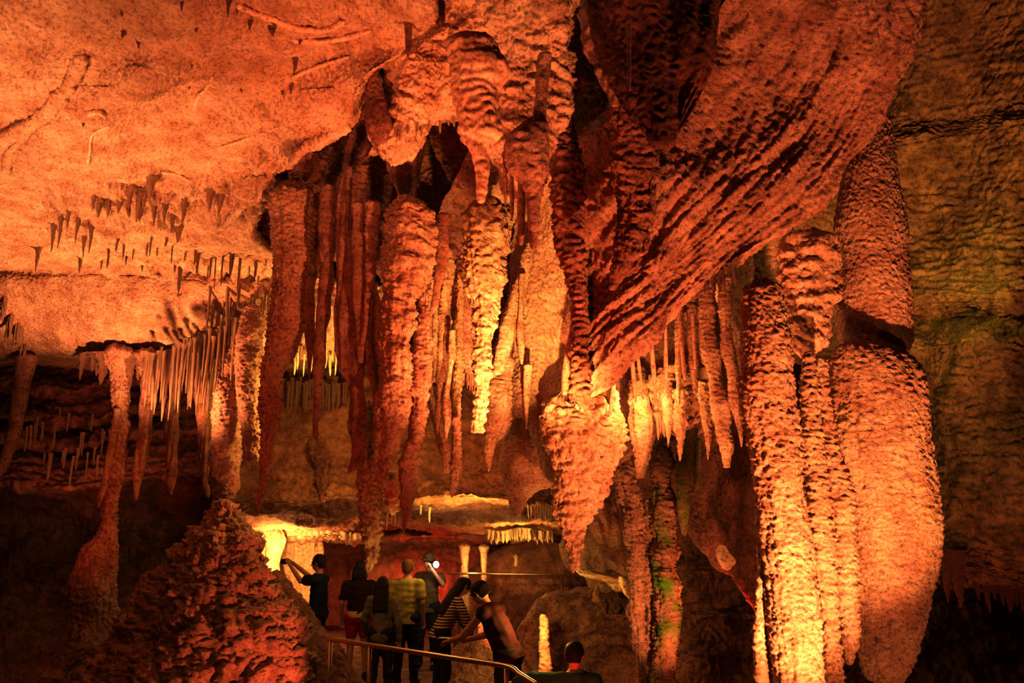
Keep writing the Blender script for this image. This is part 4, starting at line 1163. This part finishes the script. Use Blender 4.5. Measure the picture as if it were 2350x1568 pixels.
def mesh_box(name, size, mat, parent=None, loc=(0, 0, 0), bev=.006):
    bm = bmesh.new()
    bmesh.ops.create_cube(bm, size=1)
    bmesh.ops.scale(bm, vec=size, verts=bm.verts)
    bmesh.ops.bevel(bm, geom=bm.edges[:], offset=bev, segments=2, affect='EDGES')
    me = bpy.data.meshes.new(name)
    bm.to_mesh(me)
    bm.free()
    me.materials.append(mat)
    o = link(name, me, parent)
    o.location = loc
    return o


def mesh_cyl(name, r, h, mat, parent=None, loc=(0, 0, 0), rot=(0, 0, 0), r2=None, seg=24):
    bm = bmesh.new()
    bmesh.ops.create_cone(bm, cap_ends=True, segments=seg, radius1=r, radius2=r2 if r2 is not None else r, depth=h)
    bmesh.ops.bevel(bm, geom=[e for e in bm.edges if e.calc_length() < 2 * math.pi * r / seg * 1.2], offset=r * .12, segments=2, affect='EDGES')
    for f in bm.faces:
        f.smooth = len(f.verts) == 4
    me = bpy.data.meshes.new(name)
    bm.to_mesh(me)
    bm.free()
    me.materials.append(mat)
    o = link(name, me, parent)
    o.location = loc
    o.rotation_euler = rot
    return o


R = math.radians
# raised-arms visitor, in profile
pa, ja = person('visitor in a dark navy shirt raising both arms to take a picture', 735, 1300, 12.4, 0, 1.77, R(80), NAVY, DENIM, HAIR,
                arms=dict(eL=(-.20, .20, 1.36), wL=(-.08, .44, 1.58), eR=(.20, .22, 1.38), wR=(.06, .46, 1.60)))
camx = empty('camera', pa.matrix_basis @ ((ja['wL'] + ja['wR']) * .5 + Vector((0, .10, .03))), R(80))
tag(camx, 'small black camera held up by the visitor in the navy shirt', 'camera')
mesh_box('camera_body', (.125, .045, .08), BLACKP, camx)
mesh_cyl('lens', .03, .05, BLACKP, camx, (0, .045, 0), (R(90), 0, 0))
# maroon top, red shorts
pb, jb = person('visitor in a dark maroon top with a pale hem and red shorts, seen from behind', 826, 1320, 12.2, 0, 1.68, R(8), MAROON, REDC, HAIR, shorts=True, hem=.98, build=1.05, hairlen=.10)
fused('undershirt', [((0, 0, .88), (0, 0, 1.02), .172, .165, dict(sq=.80)), ((-.05, 0, .92), (.05, 0, .92), .138, .138)], CREAMC, pb, voxel=.013, cuts=[((0, 0, .90), (0, 0, -1)), ((0, 0, .99), (0, 0, 1))])
# girl with long dark hair and hoodie tied at the waist
pc, jc = person('child with long dark hair and a grey fleece, standing behind the others', 878, 1335, 11.2, 0, 1.52, R(-6), GREYC, DENIM, HAIR, sleeve='long', hairlen=.36, hem=.70, arms=dict(eL=(-.27, .02, 1.10), wL=(-.25, .14, .88), eR=(.28, -.02, 1.06), wR=(.27, .05, .80)))
# yellow tee
pd, jd = person('visitor in a yellow-olive T-shirt and dark trousers, seen from behind', 935, 1302, 12.0, 0, 1.72, R(-10), OLIVE, DENIM, HAIRB, build=1.12)
# one with the lamp
pe, je = person('visitor in an olive-brown shirt facing the group behind a bright white lamp', 985, 1310, 13.4, 0, 1.74, R(170), BROWNC, DENIM, HAIR, head_yaw=R(-15), cap=BROWNC,
                arms=dict(eL=(-.26, .12, 1.26), wL=(-.12, .30, 1.52)))
lp = V(1001, 1296, 12.95)
fl = empty('flashlight', lp, 0)
tag(fl, 'bright white lamp shining among the visitors', 'flashlight')
mesh_cyl('lamp_housing', .030, .10, BLACKP, fl, (0, .06, 0), (R(90), 0, 0), r2=.024)
bm = bmesh.new()
bmesh.ops.create_uvsphere(bm, u_segments=24, v_segments=14, radius=.042)
bmesh.ops.scale(bm, vec=(1, .5, 1.12), verts=bm.verts)
me = bpy.data.meshes.new('lamp_lens')
bm.to_mesh(me)
bm.free()
me.materials.append(LAMPW)
link('lamp_lens', me, fl)
# long-haired visitor with striped sleeves
pf, jf = person('stooping visitor with long dark hair and striped sleeves, behind the handrail', 1012, 1385, 10.6, 0, 1.62, R(-70), STRIPE, DENIM, HAIR, sleeve='long', bend=.45, hairlen=.42,
                arms=dict(eL=(-.22, .38, 1.02), wL=(-.14, .55, .84), eR=(.24, .34, 1.0), wR=(.20, .52, .80)))
# bending visitor with white card
pg, jg = person('bare-armed visitor bending forward with a white card in hand', 1168, 1400, 8.6, 0.0, 1.72, R(62), MAROON, DENIM, HAIR, bend=.50, sleeve='none', build=1.05,
                arms=dict(eL=(-.20, .44, 1.08), wL=(-.10, .66, 1.02), eR=(.22, .40, 1.06), wR=(.14, .62, 1.0)))
cd = empty('card', pg.matrix_basis @ (jg['wL'] * .5 + jg['wR'] * .5 + Vector((0, .13, .02))), R(70))
tag(cd, 'white card held by the bending visitor', 'card')
c2 = mesh_box('card_sheet', (.10, .17, .006), PAPER, cd, bev=.002)
# silhouetted visitor low in front
ph, jh = person('dark silhouetted visitor in a green top, only head and shoulders above the frame edge', 1318, 1512, 8.0, -0.56, 1.68, R(-8), GREENC, DENIM, HAIR, sleeve='long', build=1.1,
                arms=dict(eL=(-.42, .16, 1.36), wL=(-.62, .24, 1.30)))

# ------------------------------------------------------------------ railings
def rail(label, pts, posts, r):
    root = empty('handrail', pts[0])
    tag(root, label, 'railing')
    strand('rail', np.array([tuple(p) for p in pts]), r, r, STEEL, None, parent=root, world=True, nseg=16)
    for p in posts:
        h = p.z
        o = mesh_cyl('post', r * .9, h, STEEL, root, (p.x - root.location.x, p.y - root.location.y, h / 2 - root.location.z))
    return root


def zat(px, py, z):
    a = P(px, py, 1.0)
    s = (z - CAMZ) / (a[2] - CAMZ)
    return V(px, py, s)


n0, n1 = zat(752, 1466, 1.02), zat(1162, 1530, 1.0)
n2 = zat(1232, 1572, .93)
rail('metal handrail running across the path in front of the visitors', [n0, n0.lerp(n1, .35), n0.lerp(n1, .7), n1, n1.lerp(n2, .5), n2], [n0.lerp(n1, .02), n0.lerp(n1, .275), n1], .024)
f0, f1 = V(1028, 1316, 16.4), V(1430, 1322, 16.4)
rail('thin far handrail across the end of the cave path', [f0, f0.lerp(f1, .33), f0.lerp(f1, .66), f1], [f0.lerp(f1, .07), f0.lerp(f1, .65), f0.lerp(f1, .9)], .022)

# ------------------------------------------------------------------ light
def lamp(px, py, Y, power, col, r=0.08, name='cave_light'):
    d = bpy.data.lights.new(name, 'POINT')
    d.energy = power
    d.color = col
    d.shadow_soft_size = r
    o = bpy.data.objects.new(name, d)
    C.objects.link(o)
    o.location = V(px, py, Y)
    return o


def spot(px, py, Y, tx, ty, tY, power, col, ang=90, blend=.6, r=0.08):
    d = bpy.data.lights.new('cave_spot', 'SPOT')
    d.energy = power
    d.color = col
    d.spot_size = math.radians(ang)
    d.spot_blend = blend
    d.shadow_soft_size = r
    o = bpy.data.objects.new('cave_spot', d)
    C.objects.link(o)
    o.location = V(px, py, Y)
    o.rotation_euler = (V(tx, ty, tY) - o.location).to_track_quat('-Z', 'Y').to_euler()
    return o


OR = (1.0, 0.37, 0.155)
ORY = (1.0, 0.48, 0.17)
ORC = (1.0, 0.44, 0.20)
YELG = (1.0, 0.70, 0.15)
RED = (1.0, 0.10, 0.03)
YEL = (1.0, 0.60, 0.17)


def at(x, y, z, tx, ty, tz, power, col, ang=90, blend=.6, r=0.08):
    o = spot(1175, 784, 1, 1175, 784, 2, power, col, ang, blend, r)
    o.location = (x, y, z)
    o.rotation_euler = (Vector((tx, ty, tz)) - Vector((x, y, z))).to_track_quat('-Z', 'Y').to_euler()
    return o


# pale ceiling: added light in mid-air beside the mound, others low near the viewer
at(-4.3, 8.8, 2.6, -4.3, 8.6, 4.8, 560, ORC, 132, .5, .12)
spot(120, 1280, 10.4, 160, 960, 12.6, 110, OR, 90, .8, .1)
at(-2.0, 2.5, 0.6, -1.8, 3.5, 4.9, 620, ORC, 70, .6, .04)
at(-4.4, 4.3, 0.6, -4.6, 4.9, 4.9, 1150, ORC, 74, .7, .05)
at(-4.6, 0.4, 1.0, -3.7, 6.5, 4.7, 520, ORC, 32, .7, .05)  # frontal fill added to brighten the ceiling drips
# swept sheet, then the columns below it
at(1.9, 3.3, 0.6, 1.5, 5.1, 3.6, 1100, OR, 84, .6, .04)
at(2.35, 3.6, 0.4, 2.2, 5.4, 2.3, 88, OR, 100, .6, .03)
at(2.75, 2.3, 0.2, 2.15, 5.3, 2.6, 150, OR, 62, .6, .04)
# bright curtain and glowing recess
lamp(1470, 905, 6.35, 16, ORY, .03)
# central cluster and pendant from the columns' side
spot(1470, 1250, 5.4, 1020, 640, 6.1, 350, OR, 58, .6, .04)
spot(1330, 1480, 3.9, 1190, 640, 7.0, 1250, ORY, 33, .6, .03)
spot(1560, 1560, 5.0, 1600, 840, 6.2, 330, OR, 50, .6, .03)
spot(1500, 1750, 5.2, 1320, 1100, 6.6, 130, OR, 40, .6, .05)
spot(1750, 1800, 5.6, 1480, 1300, 7.6, 250, OR, 44, .6, .05)
lamp(1705, 1430, 7.0, 7, RED, .05)
# red fill
spot(200, 1900, 2.0, 820, 560, 6.3, 240, RED, 75, .8, .3)
spot(900, 2300, 3.0, 1450, 150, 4.2, 150, RED, 90, .8, .3)
spot(-100, 1700, 5.5, 215, 1150, 10, 420, RED, 26, .8, .2)
# mound
spot(950, 1800, 7.6, 540, 1440, 8.7, 480, (1.0, 0.27, 0.12), 44, .7, .04)
spot(760, 1500, 8.0, 540, 930, 9.4, 75, OR, 42, .7, .05)
# ochre wall
lamp(2125, 600, 6.45, 12, YELG, .08)
spot(2300, 1500, 4.5, 2250, 700, 7, 34, YEL, 60, .9, .1)
# back wall and lip
lamp(1095, 1206, 11.78, 34, YEL, .05)
lamp(760, 1210, 11.6, 4, YEL, .06)
lamp(742, 930, 9.45, 90, YEL, .08)
spot(1180, 1500, 9.0, 950, 1010, 12.3, 90, (1.0, 0.30, 0.10), 70, .8, .1)
# far chamber
spot(1110, 1300, 14.6, 1235, 1266, 18, 90, YEL, 40, .6, .05)
lamp(640, 1290, 15.6, 160, ORY, .1)
lamp(1180, 1262, 15.0, 40, YEL, .08)
lamp(1085, 1300, 16.3, 14, ORY, .06)
lamp(960, 1330, 18.8, 26, (1.0, .08, .05), .1)
lamp(1215, 1296, 17.5, 14, YEL, .05)
spot(2300, 1750, 5.2, 2250, 1340, 6.6, 26, RED, 50, .8, .05)
lamp(1225, 1400, 8.55, 36, YEL, .05)
lamp(985, 1212, 11.75, 14, YEL, .05)
lamp(915, 1350, 6.15, 7, YEL, .04)
spot(2300, 1500, 4.5, 2250, 1050, 7, 26, OR, 40, .9, .05)
lamp(1001, 1296, 12.85, 3, (1, .9, .8), .04)
spot(1300, 1900, 6.5, 1300, 1420, 10, 190, (1.0, 0.13, 0.05), 44, .7, .1)

w = bpy.data.worlds.new('red_ambient')
SC.world = w
w.use_nodes = True
w.node_tree.nodes['Background'].inputs['Color'].default_value = (0.8, 0.05, 0.02, 1)  # red ambient glow added to redden the shadows
w.node_tree.nodes['Background'].inputs['Strength'].default_value = 0.03

cam = bpy.data.cameras.new('camera_view')
cam.sensor_width = 36.0
cam.lens = 36.0 * F / 2350.0
cam.clip_start = 0.05
cam.clip_end = 200
cam.dof.use_dof = True
cam.dof.focus_distance = 7.0
cam.dof.aperture_fstop = 2.0
co = bpy.data.objects.new('camera_view', cam)
C.objects.link(co)
co.location = (0, 0, CAMZ)
co.rotation_euler = (math.radians(90) + PITCH, 0, 0)
SC.camera = co

SC.view_settings.view_transform = 'Standard'
SC.view_settings.look = 'None'
SC.view_settings.exposure = 0.18
SC.view_settings.gamma = 0.68
SC.cycles.max_bounces = 2
SC.cycles.diffuse_bounces = 2
SC.cycles.glossy_bounces = 1
SC.cycles.transmission_bounces = 0
SC.cycles.caustics_reflective = False
SC.cycles.caustics_refractive = False
SC.cycles.use_adaptive_sampling = True
SC.cycles.adaptive_threshold = 0.03
SC.cycles.use_denoising = True
SC.cycles.sample_clamp_indirect = 4.0
